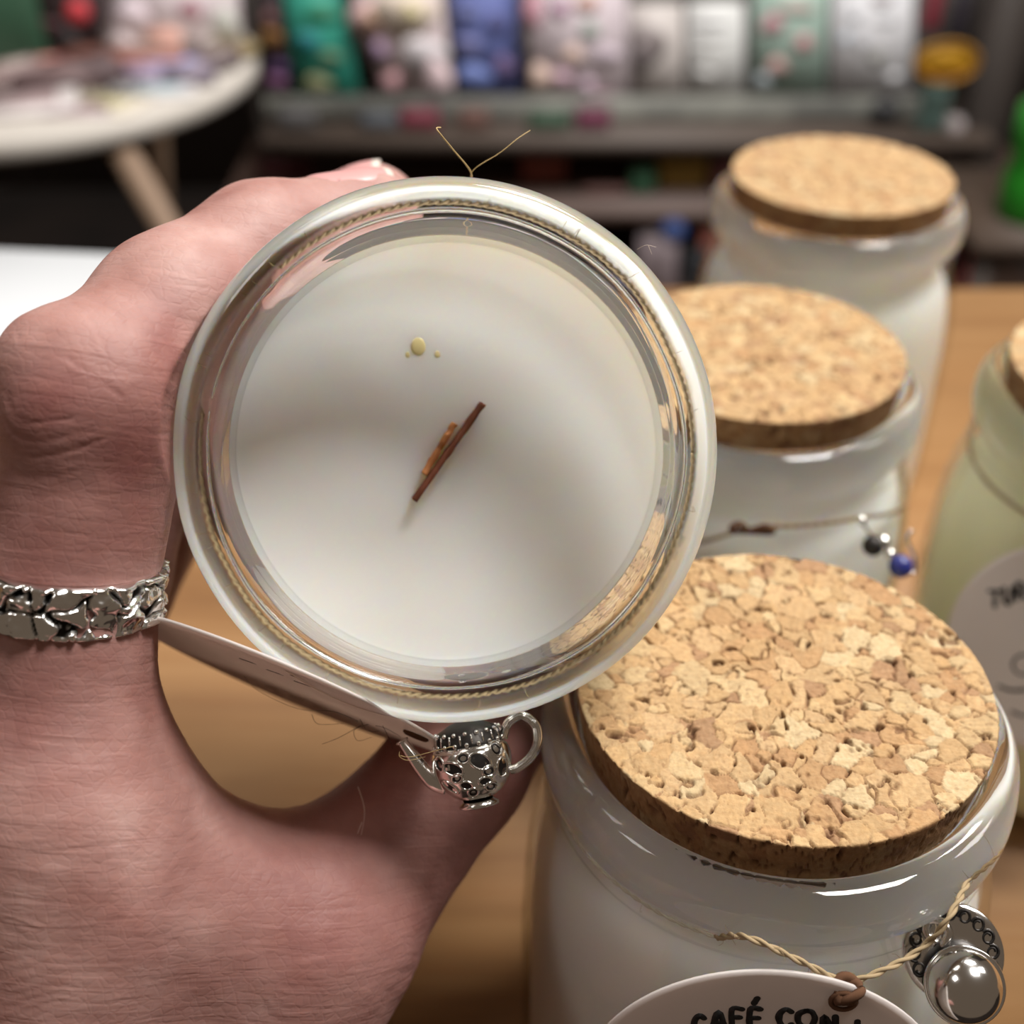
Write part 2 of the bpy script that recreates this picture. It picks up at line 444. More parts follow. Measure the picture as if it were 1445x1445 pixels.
def upright(Xmm, Ymm, rz=0):
    return Matrix.Translation((Xmm*MM, Ymm*MM, TABLE)) @ Matrix.Rotation(rz, 4, 'Z')
# held jar: mouth points at the camera
axis0 = px(632, 638, 130.0)
adir = axis0/np.linalg.norm(axis0)
def held_matrix():
    zc = -adir; xc = np.cross(zc, [0, 1, 0]); xc /= np.linalg.norm(xc); yc = np.cross(xc, zc)
    base = axis0 + adir*RIM
    W = lambda v: c2w(v)-c2w([0, 0, 0])
    m = np.eye(4); m[:3, 0] = W(xc)/MM; m[:3, 1] = W(yc)/MM; m[:3, 2] = W(zc)/MM; m[:3, 3] = c2w(base)
    return Matrix(m.tolist())
HM = held_matrix()
FRONT = (32.6, 110.0); MID = (43.3, 193.5); BACK = (75.2, 276.0); RIGHT = (110.5, 186.0)
held = make_jar(HM, 'open candle jar held up in the hand showing white wax and wick', seed=5)
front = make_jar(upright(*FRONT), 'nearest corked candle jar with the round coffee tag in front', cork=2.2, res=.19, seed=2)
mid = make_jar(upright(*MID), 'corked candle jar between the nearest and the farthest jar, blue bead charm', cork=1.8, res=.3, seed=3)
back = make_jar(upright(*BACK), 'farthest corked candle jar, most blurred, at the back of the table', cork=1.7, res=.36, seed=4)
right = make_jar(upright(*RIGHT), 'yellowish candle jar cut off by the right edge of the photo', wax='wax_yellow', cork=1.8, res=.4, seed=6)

# ------------------------------------------------------------------ hand
def cone_sdf(p, a, b, ra, rb):
    a = np.asarray(a, float); b = np.asarray(b, float)
    ba = b-a; h = np.clip(((p-a)@ba)/(ba@ba), 0, 1)
    return np.linalg.norm(p-a-h[..., None]*ba, axis=-1)-(ra+(rb-ra)*h)
def smin(a, b, k):
    h = np.maximum(k-np.abs(a-b), 0)/k
    return np.minimum(a, b)-h*h*k*.25

MCPi, PIPi, DIPi, TIPi = (-49.5, -33, 138.5), (-43.2, 12.0, 131.5), (-29.6, 31.0, 149.0), (-18.0, 36.4, 157)
HALFi = (-48.3, -12, 135)
MCPm, PIPm, DIPm, TIPm = (-59.5, -27, 158), (-50, 12, 171), (-37.0, 34, 177), (-20, 43, 179)
MCPr, PIPr, DIPr, TIPr = (-65, -26, 177), (-50.5, 14, 190), (-37.5, 35, 195), (-22, 44, 196)
MCPp, PIPp, DIPp, TIPp = (-68, -24, 193), (-53, 10, 206), (-43, 26, 209), (-32, 37, 209)
MCPt, IPt, TIPt = (-25.0, -52.5, 151), (-7.0, -33.0, 162), (1.0, -26.5, 178)
WRI = (-50, -99, 160)
ARM = tuple(A(WRI)+A([-.35, -.61, -.705])*150)
FINGERS = [
    [(MCPi, HALFi, 12.6, 8.9), (HALFi, PIPi, 8.9, 9.3), (PIPi, (-37.6, 22, 140), 9.6, 8.8), ((-37.6, 22, 140), DIPi, 8.8, 7.8), (DIPi, TIPi, 7.7, 6.5)],
    [(MCPm, (-54.5, -8, 164), 11.2, 9.0), ((-54.5, -8, 164), PIPm, 9.0, 9.2), (PIPm, DIPm, 8.9, 7.7), (DIPm, TIPm, 7.7, 6.8)],
    [(MCPr, PIPr, 11.0, 9.0), (PIPr, DIPr, 8.8, 7.6), (DIPr, TIPr, 7.5, 6.6)],
    [(MCPp, PIPp, 10.0, 8.0), (PIPp, DIPp, 7.8, 6.8), (DIPp, TIPp, 6.7, 5.9)],
]
def hand_sdf(p):
    d = None
    for k, f in enumerate(FINGERS):
        q = None
        for c in f:
            e = cone_sdf(p, *c); q = e if q is None else smin(q, e, 3.0)
        if k == 0:               # bony corners of the bent knuckle, soft pad under the tip
            q = smin(q, cone_sdf(p, px(72, 520, 127), px(88, 570, 127), 4.4, 4.8), 5)
        d = q if d is None else smin(d, q, 1.2)
    palm = None
    for a, b, ra, rb in ((MCPi, (-48, -88, 147), 13.2, 14.5), (MCPm, (-54, -90, 157), 12.5, 15), (MCPr, (-56, -90, 166), 11.4, 14), (MCPp, (-58, -88, 174), 10.2, 12.5)):
        e = cone_sdf(p, a, b, ra, rb); palm = e if palm is None else smin(palm, e, 7)
    palm = smin(palm, cone_sdf(p, (-45, -88, 150), WRI, 15, 20), 10)
    palm = smin(palm, cone_sdf(p, WRI, ARM, 20, 30), 14)
    d = smin(d, palm, 5)
    th = cone_sdf(p, (-43, -93, 147), MCPt, 14.0, 11.8)
    th = smin(th, cone_sdf(p, MCPt, IPt, 11.6, 8.6), 5)
    th = smin(th, cone_sdf(p, IPt, TIPt, 8.8, 7.6), 3)
    d = smin(d, th, 9)
    web = cone_sdf(p, (-42, -42.5, 141.5), (-26.5, -47.5, 147.5), 11.8, 9.8)
    d = smin(d, web, 9)
    # the grip closes on the jar: flesh flattens against the glass
    rel = p-axis0; tt = rel@adir; rad = np.linalg.norm(rel-tt[..., None]*adir, axis=-1)
    d = np.maximum(d, np.where(tt > -6, np.maximum(jar_R(np.clip(tt, 0, 85)), np.where(tt < 5, 29.0, 0))+.12, 0)-rad)
    return d
def surface_nets(fn, lo, hi, h):
    n = [int((b-a)/h)+2 for a, b in zip(lo, hi)]
    g = np.stack(np.meshgrid(*[a+np.arange(k)*h for a, k in zip(lo, n)], indexing='ij'), -1)
    D = np.concatenate([fn(s) for s in np.array_split(g, 16)], 0)
    S = D < 0
    cnt = np.zeros([k-1 for k in n], int); acc = np.zeros([k-1 for k in n]+[3]); 
    corners = [(i, j, k) for i in (0, 1) for j in (0, 1) for k in (0, 1)]
    sub = lambda X, c: X[c[0]:c[0]+n[0]-1, c[1]:c[1]+n[1]-1, c[2]:c[2]+n[2]-1]
    for ia, a in enumerate(corners):
        for b in corners[ia+1:]:
            if sum(abs(x-y) for x, y in zip(a, b)) != 1: continue
            sa, sb = sub(S, a), sub(S, b); m = sa != sb
            da, db = sub(D, a)[m], sub(D, b)[m]; t = da/(da-db)
            acc[m] += A(a)+(A(b)-A(a))*t[:, None]; cnt[m] += 1
    act = cnt > 0; vid = np.full(cnt.shape, -1); vid[act] = np.arange(act.sum())
    V = (np.argwhere(act)+acc[act]/cnt[act][:, None])*h+A(lo)
    F = []
    for ax in range(3):
        o1, o2 = (ax+1) % 3, (ax+2) % 3
        sl = [slice(None)]*3; sl[ax] = slice(0, n[ax]-1); a = S[tuple(sl)]
        sl[ax] = slice(1, n[ax]); b = S[tuple(sl)]
        I = np.argwhere(a != b); I = I[(I[:, o1] > 0) & (I[:, o2] > 0) & (I[:, o1] < n[o1]-1) & (I[:, o2] < n[o2]-1)]
        inside = a[tuple(I.T)]
        def vv(d1, d2):
            J = I.copy(); J[:, o1] -= d1; J[:, o2] -= d2; return vid[tuple(J.T)]
        q = np.stack([vv(1, 1), vv(0, 1), vv(0, 0), vv(1, 0)], 1)
        q[~inside] = q[~inside][:, ::-1]; F.append(q)
    return V, np.concatenate(F)
TET = np.array([(1, 1, 1), (1, -1, -1), (-1, 1, -1), (-1, -1, 1)], float)
def grad(fn, P, e=.15):
    G = sum(k*fn(P+k*e)[:, None] for k in TET)
    return G/(np.linalg.norm(G, axis=1)[:, None]+1e-9)

HV, HF = surface_nets(hand_sdf, (-112, -205, 40), (12, 62, 224), 1.5)
def refine(V, F, sel_fn):
    bm = bmesh.new(); vs = [bm.verts.new(v) for v in V.tolist()]
    for f in F:
        try: bm.faces.new([vs[i] for i in f])
        except ValueError: pass
    bm.verts.index_update(); bm.edges.ensure_lookup_table()
    m = sel_fn(V)
    E = [e for e in bm.edges if m[e.verts[0].index] and m[e.verts[1].index]]
    bmesh.ops.subdivide_edges(bm, edges=E, cuts=1, use_grid_fill=True)
    bm.verts.index_update()
    V2 = A([v.co[:] for v in bm.verts]); F2 = [tuple(v.index for v in f.verts) for f in bm.faces]
    bm.free(); return V2, F2
def seen(V):
    u = 722.5+FPX*V[:, 0]/V[:, 2]; v = 722.5-FPX*V[:, 1]/V[:, 2]
    return (u > -60) & (u < 860) & (v > 180) & (v < 1500) & (V[:, 2] < 172)
for it in range(2):
    for _ in range(1):
        HV = HV-grad(hand_sdf, HV)*np.clip(hand_sdf(HV), -1, 1)[:, None]
    HV, HF = refine(HV, HF, seen)
for _ in range(2): HV = HV-grad(hand_sdf, HV)*np.clip(hand_sdf(HV), -1, 1)[:, None]
HN = grad(hand_sdf, HV, .35)
U_ = 722.5+FPX*HV[:, 0]/HV[:, 2]; V_ = 722.5-FPX*HV[:, 1]/HV[:, 2]
facing = (HN*(-HV/np.linalg.norm(HV, axis=1)[:, None])).sum(1) > -.1
near = (HV[:, 2] < 165) & facing
# skin folds: drawn as polylines over the knuckle, finger and web, then pressed into the surface
CREASES = [
    ([(35, 492), (75, 498), (105, 512), (140, 538), (172, 560)], 5, .42), ([(18, 530), (45, 545), (72, 556), (100, 566)], 4.5, .38),
    ([(10, 560), (18, 585), (38, 596), (70, 594), (110, 590)], 5, .45), ([(4, 590), (20, 612), (48, 622), (90, 616), (130, 606)], 5, .45),
    ([(0, 622), (22, 640), (55, 644), (100, 636), (150, 618)], 5, .42), ([(0, 652), (30, 670), (70, 672), (120, 660)], 5, .34),
    ([(0, 684), (40, 700), (90, 698)], 5, .22), ([(25, 470), (30, 500)], 4, .25),
    ([(120, 420), (160, 440), (185, 480), (196, 505)], 5, .26), ([(140, 402), (185, 425), (220, 462)], 5, .22), ([(165, 388), (215, 415), (245, 440)], 5, .18),
    ([(100, 425), (130, 455), (150, 500)], 5, .2), ([(225, 355), (262, 380), (290, 395)], 5, .14), ([(290, 318), (320, 345), (338, 362)], 5, .18),
    ([(302, 305), (336, 330)], 5, .18), ([(392, 254), (408, 268), (418, 285)], 5, .4),
    ([(180, 985), (210, 975), (243, 962)], 4, .25), ([(190, 1020), (225, 1010), (250, 1000)], 4, .25), ([(170, 1050), (220, 1045), (262, 1036)], 4, .2),
    ([(262, 1050), (280, 1092), (330, 1130), (400, 1164)], 7, .35), ([(60, 1000), (120, 1010), (170, 1000)], 5, .16), ([(120, 930), (170, 940), (230, 930)], 5, .14),
]
disp = np.zeros(len(HV)); cre = np.zeros(len(HV))
for pl, wd, dp in CREASES:
    P = catmull(pl, 6); best = np.full(len(HV), 1e9)
    for a, b in zip(P[:-1], P[1:]):
        ab = b-a; t = np.clip(((U_-a[0])*ab[0]+(V_-a[1])*ab[1])/(ab@ab), 0, 1)
        best = np.minimum(best, np.hypot(U_-a[0]-t*ab[0], V_-a[1]-t*ab[1]))
    wd = wd*.55; dp = dp*.2
    best = best+vnoise(np.stack([U_*.06, V_*.06, U_*0], 1), 3)*2.0
    gsn = np.exp(-(best/wd)**2)*near
    lip = np.exp(-((best-2.2*wd)/(1.3*wd))**2)*near
    disp += -dp*gsn+dp*.22*lip; cre = np.maximum(cre, gsn*min(1, dp*2.2))
disp += vnoise(HV*.16, 5)*.16+vnoise(HV*.5, 6)*.06
# rippled skin across the back of the hand
rip = sm(1000, 1180, V_)*near
disp += rip*.028*np.sin((V_+U_*.10+vnoise(np.stack([U_*.012, V_*.02, U_*0], 1), 8)*40)*.55)*sm(-.4, .5, vnoise(HV*.22, 9))
HV2 = HV+HN*disp[:, None]
red = .62*np.exp(-(((U_-70)/75)**2+((V_-555)/70)**2))*near + .55*np.exp(-(((U_-190)/60)**2+((V_-640)/70)**2))*near
red += .45*np.exp(-(((U_-60)/110)**2+((V_-760)/130)**2))*near + .5*np.exp(-(((U_-30)/120)**2+((V_-1010)/90)**2))*near
red += .35*np.exp(-(((U_-235)/30)**2+((V_-470)/90)**2))*near + .22*np.exp(-(((U_-320)/60)**2+((V_-400)/40)**2))*near
red += .45*sm(-42, -20, HV[:, 0])*sm(-70, -45, HV[:, 1])*sm(-5, -20, HV[:, 1]) + .18*(vnoise(HV*.11, 12)+.4)
red = np.clip(red, 0, 1)
fib = np.stack([HV[:, 0], HV[:, 1]+.12*HV[:, 0], HV[:, 2]], 1)*MM
hand = mesh_obj('hand', c2w(HV2), [tuple(f)[::-1] for f in HF], M['skin'], attrs={'red': red, 'crease': cre, 'fib': fib})
tag(hand, 'left hand wearing a silver ring and gripping the open candle jar', 'hand')

def skin_radius(base, dirv, hi0=14.0, lo0=0.0):
    lo = np.full(len(base), lo0); hi = np.full(len(base), hi0)
    for _ in range(15):
        md = (lo+hi)/2; ins = hand_sdf(base+dirv*md[:, None]) < 0
        lo = np.where(ins, md, lo); hi = np.where(ins, hi, md)
    return lo
def make_nail(tip, prev, dorsal, r0, L=11.5, half=1.02):
    tip = A(tip); ax = tip-A(prev); ax = ax/np.linalg.norm(ax)
    dv = A(dorsal)-ax*(A(dorsal)@ax); dv /= np.linalg.norm(dv); sd = np.cross(ax, dv)
    rows = []; nu, nv = 22, 15
    for i in range(nu):
        s = i/(nu-1); x = -7.2+L*s
        for j in range(nv):
            a = (j/(nv-1)*2-1)*half
            endc = 1-abs(a/half)**2.5*(.16 if s > .5 else .10)
            xx = -7.2+L*s*endc+(.9*abs(a/half)**2 if s < .2 else 0)
            base = tip+ax*xx
            dirv = dv*math.cos(a)+sd*math.sin(a)
            rows.append((base, dirv, s, j/(nv-1)*2-1))
    BS = A([q[0] for q in rows]); DV = A([q[1] for q in rows]); SS = A([q[2] for q in rows]); JJ = A([q[3] for q in rows])
    q = skin_radius(BS, DV).reshape(nu, nv); kk = int(.55*(nu-1)); q = np.minimum(q, r0*1.12)
    for i in range(kk+1, nu): q[i] = q[kk]*(1-.16*((i-kk)/(nu-1-kk))**2)
    q = q.ravel()
    rows = BS+DV*(q+.22-.30*np.abs(JJ)**4-.25*np.maximum(0, (.12-SS)/.12))[:, None]
    R = A(rows); B = R.copy()
    ctr = tip[None]+((R-tip)@ax)[:, None]*ax
    B = R-(R-ctr)/np.linalg.norm(R-ctr, axis=1)[:, None]*.45
    V = np.concatenate([R, B]); F = []; fm = []; n0 = nu*nv
    for i in range(nu-1):
        for j in range(nv-1):
            a = i*nv+j; q = (a, a+1, a+nv+1, a+nv); mi = 1 if i/(nu-1) > .86 else 0
            F += [q, tuple(x+n0 for x in q[::-1])]; fm += [mi, mi]
    bd = [j for j in range(nv)]+[i*nv+nv-1 for i in range(1, nu)]+[(nu-1)*nv+j for j in range(nv-2, -1, -1)]+[i*nv for i in range(nu-2, 0, -1)]
    for a, b in zip(bd, bd[1:]+bd[:1]): F.append((b, a, a+n0, b+n0)); fm.append(1 if a//nv/(nu-1) > .86 else 0)
    return mesh_obj('fingernail', c2w(V), [f[::-1] for f in F], None, hand, mats=[M['nail'], M['nail_tip']], fmat=fm)
make_nail(TIPi, DIPi, (-.32, .93, -.12), 6.5)
make_nail(TIPm, DIPm, (-.35, .93, 0), 6.8); make_nail(TIPr, DIPr, (-.35, .93, 0), 6.6)
make_nail(TIPp, DIPp, (-.5, .85, 0), 5.9, 10); make_nail(TIPt, IPt, (0, -1, .1), 7.6, 13)

# ------------------------------------------------------------------ ring on the finger
def make_ring():
    a, b = A(HALFi), A(MCPi); ctr = None
    for s in np.linspace(-.4, 1, 400):
        p = a+(b-a)*s
        v = 722.5-FPX*p[1]/p[2]
        if v > 821: ctr = p; break
    ax = A(PIPi)-A(MCPi); ax = ax/np.linalg.norm(ax)
    tilt = A([0.02, 0, -.10]); ax = ax+tilt; ax /= np.linalg.norm(ax)
    u = np.cross(ax, [0, 0, 1.]); u /= np.linalg.norm(u); w_ = np.cross(ax, u)
    n, m = 420, 34
    th = np.arange(n)*2*math.pi/n
    # inner radius follows the finger
    DV = u*np.cos(th)[:, None]+w_*np.sin(th)[:, None]
    Ri = np.full(n, np.median(np.minimum(skin_radius(np.repeat(ctr[None], n, 0), DV, 14., 4.), 11))+.12)
    R0 = Ri.mean(); W = 5.7
    s = np.linspace(-1, 1, m)
    T, S = np.meshgrid(th, s, indexing='ij')
    P3 = np.stack([R0*np.cos(T), R0*np.sin(T), S*W/2], -1)
    r = np.random.default_rng(21); ns = 60
    st = r.uniform(0, 2*math.pi, ns); sd = np.stack([R0*np.cos(st), R0*np.sin(st), r.uniform(-W/2, W/2, ns)], 1)
    Q = (P3+np.stack([vnoise(P3*.8, k) for k in (41, 42, 43)], -1)*.75).reshape(-1, 3)
    d = np.sort(np.sqrt(((Q[:, None]-sd[None])**2).sum(2)), 1); ed = (d[:, 1]-d[:, 0]).reshape(n, m); f1 = d[:, 0].reshape(n, m)
    hole = sm(.30, .55, vnoise(P3*.55, 44))*(np.abs(S) < .8)
    groove = (1-sm(.05, .45, ed))
    h = .95-.62*groove-.55*hole*(1-sm(.3, 1.1, ed)) + .75*np.clip(1-f1/2.4, 0, 1)**1.2 + vnoise(P3*1.8, 45)*.14
    edgef = sm(1.0, .86, np.abs(S)); h = h*edgef+.62*(1-edgef); h = np.maximum(h, np.where(np.abs(S) > .8, .55, 0))
    rim = np.exp(-((np.abs(S)-.9)/.07)**2)*.25; h = h+rim
    X = lambda rr, z: ctr + rr[..., None]*(u*np.cos(T)[..., None]+w_*np.sin(T)[..., None]) + z[..., None]*ax
    VO = X(R0+h*.95, S*W/2); VI = X(np.full_like(T, R0-.15), S*W/2)
    pat = np.clip(groove*.95*sm(.88, .7, np.abs(S))+hole*(1-sm(.2, 1.0, ed))*1.0, 0, 1); pat = sm(.25, .75, pat)
    V = np.concatenate([VO.reshape(-1, 3), VI.reshape(-1, 3)]); F = []; n0 = n*m
    for i in range(n):
        k = (i+1) % n
        for j in range(m-1):
            q = (i*m+j, k*m+j, k*m+j+1, i*m+j+1); F += [q, tuple(x+n0 for x in q[::-1])]
        F += [(k*m, i*m, i*m+n0, k*m+n0), (i*m+m-1, k*m+m-1, k*m+m-1+n0, i*m+m-1+n0)]
    o = mesh_obj('finger_ring', c2w(V), [f[::-1] for f in F], M['silver'], attrs={'patina': np.concatenate([pat.ravel(), np.zeros(n0)])})
    tag(o, 'wide silver nugget-textured ring on the index finger', 'ring')
make_ring()

# ------------------------------------------------------------------ wick and spots in the held candle
def add_wick():
    z0 = RIM-18.5
    def strip(name, p0, p1, thick, h, lean, m, seed):
        p0 = A(p0); p1 = A(p1); d = p1-p0; L = np.linalg.norm(d); d /= L; nrm = A([d[1], -d[0]])
        n = 40; V = []
        for i in range(n+1):
            c = p0+d*L*i/n; hh = h+vnoise(A([[i*.2, seed, 0]]), seed)[0]*.2
            for sgn in (-1, 1):
                q = c+nrm*sgn*thick/2*(1+.2*vnoise(A([[i*.3, seed+sgn, 3]]), seed)[0])
                V.append((q[0], q[1], z0-3)); V.append((q[0]+nrm[0]*lean, q[1]+nrm[1]*lean, z0+hh))
        F = []
        for i in range(n):
            a = i*4; b = a+4
            F += [(a, b, b+1, a+1), (a+3, b+3, b+2, a+2), (a+1, b+1, b+3, a+3)]
        F += [(0, 1, 3, 2), (n*4, n*4+2, n*4+3, n*4+1)]
        return mesh_obj(name, A(V)*MM, F, m, held, smooth=False)
    L = lambda u, v: ((u-632)*146.5/FPX, (638-v)*146.5/FPX)
    strip('wick', L(580, 703), L(677, 566), .62, 2.6, .55, M['wick'], 4)
    strip('wick_booster', L(596, 668), L(640, 596), .75, 1.5, .2, M['wick_light'], 9)
    # oil droplets standing on the wax
    for (u, v, r) in ((590, 488, .85), (617, 499, .33), (575, 500, .28)):
        x, y = L(u, v)
        pr = [(r*MM*math.cos(a), (.22*r*math.sin(a))*MM) for a in np.linspace(0, math.pi/2-.001, 6)]+[(0, .22*r*MM)]
        vv, ff = lathe([(q[0], q[1]) for q in pr], 20)
        o = mesh_obj('oil_droplet', A(vv)*[1, 1.25, 1]+A([x, y, z0+.08])*[MM, MM, MM], [f for f in ff], M['oil'], held)
add_wick()

# ------------------------------------------------------------------ twine
def twine_mesh(P, r=.42, ply=2, pitch=3.2, n=7):
    P = np.asarray(P, float); mb = MB()
    s = np.concatenate([[0], np.cumsum(np.linalg.norm(np.diff(P, axis=0), axis=1))])
    N = max(12, int(s[-1]/.45)); q = np.linspace(0, s[-1], N)
    P = np.stack([np.interp(q, s, P[:, k]) for k in range(3)], 1)
    P, T, U, V = frames(P)
    for k in range(ply):
        a = q*2*math.pi/pitch+2*math.pi*k/ply
        mb.tube((P+(U*np.cos(a)[:, None]+V*np.sin(a)[:, None])*r*.55)*MM, r*.62*MM, n)
    rr = np.random.default_rng(len(P))
    for _ in range(int(N*.25)):                    # loose fuzz
        i = rr.integers(2, N-2); d = rr.normal(size=3); d /= np.linalg.norm(d)
        e = P[i]+d*rr.uniform(.6, 1.7); m_ = (P[i]+e)/2+rr.normal(size=3)*.25
        mb.tube(catmull([P[i], m_, e], 4)*MM, .028*MM, 3, False)
    return mb
def cyl(r, deg, z): a = math.radians(deg); return (r*math.cos(a), r*math.sin(a), z)
def jar_local(root_xy, P): return A([P[0]/MM-root_xy[0], P[1]/MM-root_xy[1], (P[2]-TABLE)/MM])
def on_jar(root_xy, u, v, R):                      # photo pixel -> local point on a standing jar at radius R
    k = px(u, v, 1.0); d = A([k[0], k[1]*SP+CP, k[1]*CP-SP]); o = A([-root_xy[0], -root_xy[1], (CAMZ-TABLE)/MM])
    a = d[0]**2+d[1]**2; b = 2*(o[0]*d[0]+o[1]*d[1]); c = o[0]**2+o[1]**2-R*R; D = b*b-4*a*c
    s = (-b-math.sqrt(max(D, 0)))/(2*a); return o+d*s

def ring_twine(z, a0, a1, r=27.4, n=50):
    return [cyl(r, a, z) for a in np.linspace(a0, a1, n)]
# front jar: around the neck, drooping to a knot at the front, charm on the right strand
K = on_jar(FRONT, 1192, 1388, 33.0)
e1 = on_jar(FRONT, 1052, 1322, 31.0); e2 = on_jar(FRONT, 1303, 1336, 31.6)
ae = math.degrees(math.atan2(e1[1], e1[0])) % 360
back_loop = [cyl(27.95, a, 76.1) for a in np.linspace(ae-6, -15, 30)]
e0 = on_jar(FRONT, 1352, 1272, 30.5)
pts = [K, on_jar(FRONT, 1120, 1352, 32.2), e1]+back_loop+[e0, e2, on_jar(FRONT, 1240, 1372, 32.6), K]
twine_mesh(catmull(pts[:3]+[back_loop[0]], 5), .36, 2, 4.6).build('twine', M['twine'], front)
twine_mesh(catmull(back_loop[:-1], 4), .2, 2, 3.0).build('twine', M['twine_pale'], front)
twine_mesh(catmull(back_loop[-2:]+pts[-4:], 5), .36, 2, 4.6).build('twine', M['twine'], front)
mb = MB()
for k in range(3):
    c = K+A([0.2*k, -.3*k, -.3*k]); aa = np.linspace(0, 2*math.pi, 22)
    mb.tube(np.stack([c[0]+1.1*np.cos(aa), c[1]+.6*np.sin(aa)-.3, c[2]+.9*np.sin(aa+k)], 1)*MM, .5*MM, 7, False)
K2 = on_jar(FRONT, 1188, 1412, 33.8)
for dx in (-.5, .1, .6): mb.tube(catmull([K+A([dx, 0, 0]), (K+K2)/2+A([dx*1.3, -.8, 0]), K2+A([dx, 0, 0])], 6)*MM, .55*MM, 7)
mb.build('twine_knot', M['twine_dark'], front)
# middle jar twine
pm = [on_jar(MID, u, v, 32) for u, v in ((1046, 748), (1080, 744), (1140, 741), (1208, 732))]
pts = pm+[cyl(29.5, -28, 66)]+[cyl(27.4, a, 70.0) for a in np.linspace(-5, 215, 22)]+[cyl(29.5, 240, 67), pm[0]]
twine_mesh(catmull(pts, 5), .36).build('twine', M['twine_grey'], mid)
mb = MB(); k0 = on_jar(MID, 1058, 750, 32.6)
mb.tube(catmull([k0, k0+A([-2.2, -.8, 2.2]), k0+A([-3.2, -1, 1.0]), k0], 6)*MM, .5*MM, 7); mb.tube(catmull([k0, k0+A([2.2, -.8, 1.7]), k0+A([3.4, -1, .6]), k0], 6)*MM, .5*MM, 7)
mb.build('twine_bow', M['twine_dark'], mid)
# right jar twine
pts = [cyl(27.4, a, 70.0) for a in np.linspace(0, 350, 40)]
twine_mesh(catmull(pts, 3, True), .42).build('twine', M['twine'], right)
# held jar twine on the neck, loose ends standing up past the rim
pts = [cyl(27.95, a, RIM-12.9) for a in np.linspace(0, 360, 60)]
twine_mesh(pts, .25, 2, 2.2).build('twine', M['twine'], held)
def held_local(u, v, d): 
    P = HM.inverted() @ Vector(c2w(px(u, v, d))); return A(P)/MM
mb = MB()
root_ = held_local(664, 262, 144)
for path, rr in (([root_, held_local(664, 242, 141), held_local(640, 212, 138), held_local(622, 190, 136), held_local(616, 181, 136), held_local(622, 180, 136.5)], .11),
                 ([root_, held_local(668, 240, 141), held_local(705, 216, 140), held_local(730, 196, 140), held_local(748, 184, 141)], .075)):
    P = catmull(path, 7); mb.tube(P*MM, np.linspace(rr, rr*.6, len(P))*MM, 6)
mb.build('loose_twine_fibre', M['fibre'], held)

# ------------------------------------------------------------------ paper tags
def glyph(ch):
    G = {'C': [[(.85, .85), (.5, 1), (.15, .75), (.1, .4), (.3, .05), (.6, 0), (.85, .15)]], 'A': [[(.05, 0), (.45, 1), (.9, 0)], [(.2, .38), (.75, .38)]],
         'F': [[(.15, 0), (.15, 1), (.85, 1)], [(.15, .52), (.7, .52)]], 'E': [[(.85, 0), (.15, 0), (.15, 1), (.85, 1)], [(.15, .52), (.7, .52)]],
         "'": [[(.45, 1.22), (.7, 1.5)]], 'O': [[(.5, 1), (.12, .8), (.08, .35), (.35, 0), (.72, .05), (.92, .5), (.78, .9), (.5, 1)]],
         'N': [[(.1, 0), (.12, 1), (.8, .05), (.85, 1)]], 'L': [[(.2, 1), (.18, 0), (.8, 0)]], 'T': [[(.0, 1), (1, 1)], [(.5, 1), (.48, 0)]],
         'U': [[(.1, 1), (.12, .3), (.4, 0), (.75, .15), (.85, 1)]], 'R': [[(.12, 0), (.12, 1), (.6, 1), (.8, .75), (.55, .5), (.12, .48)], [(.45, .5), (.9, 0)]]}
    return G[ch]
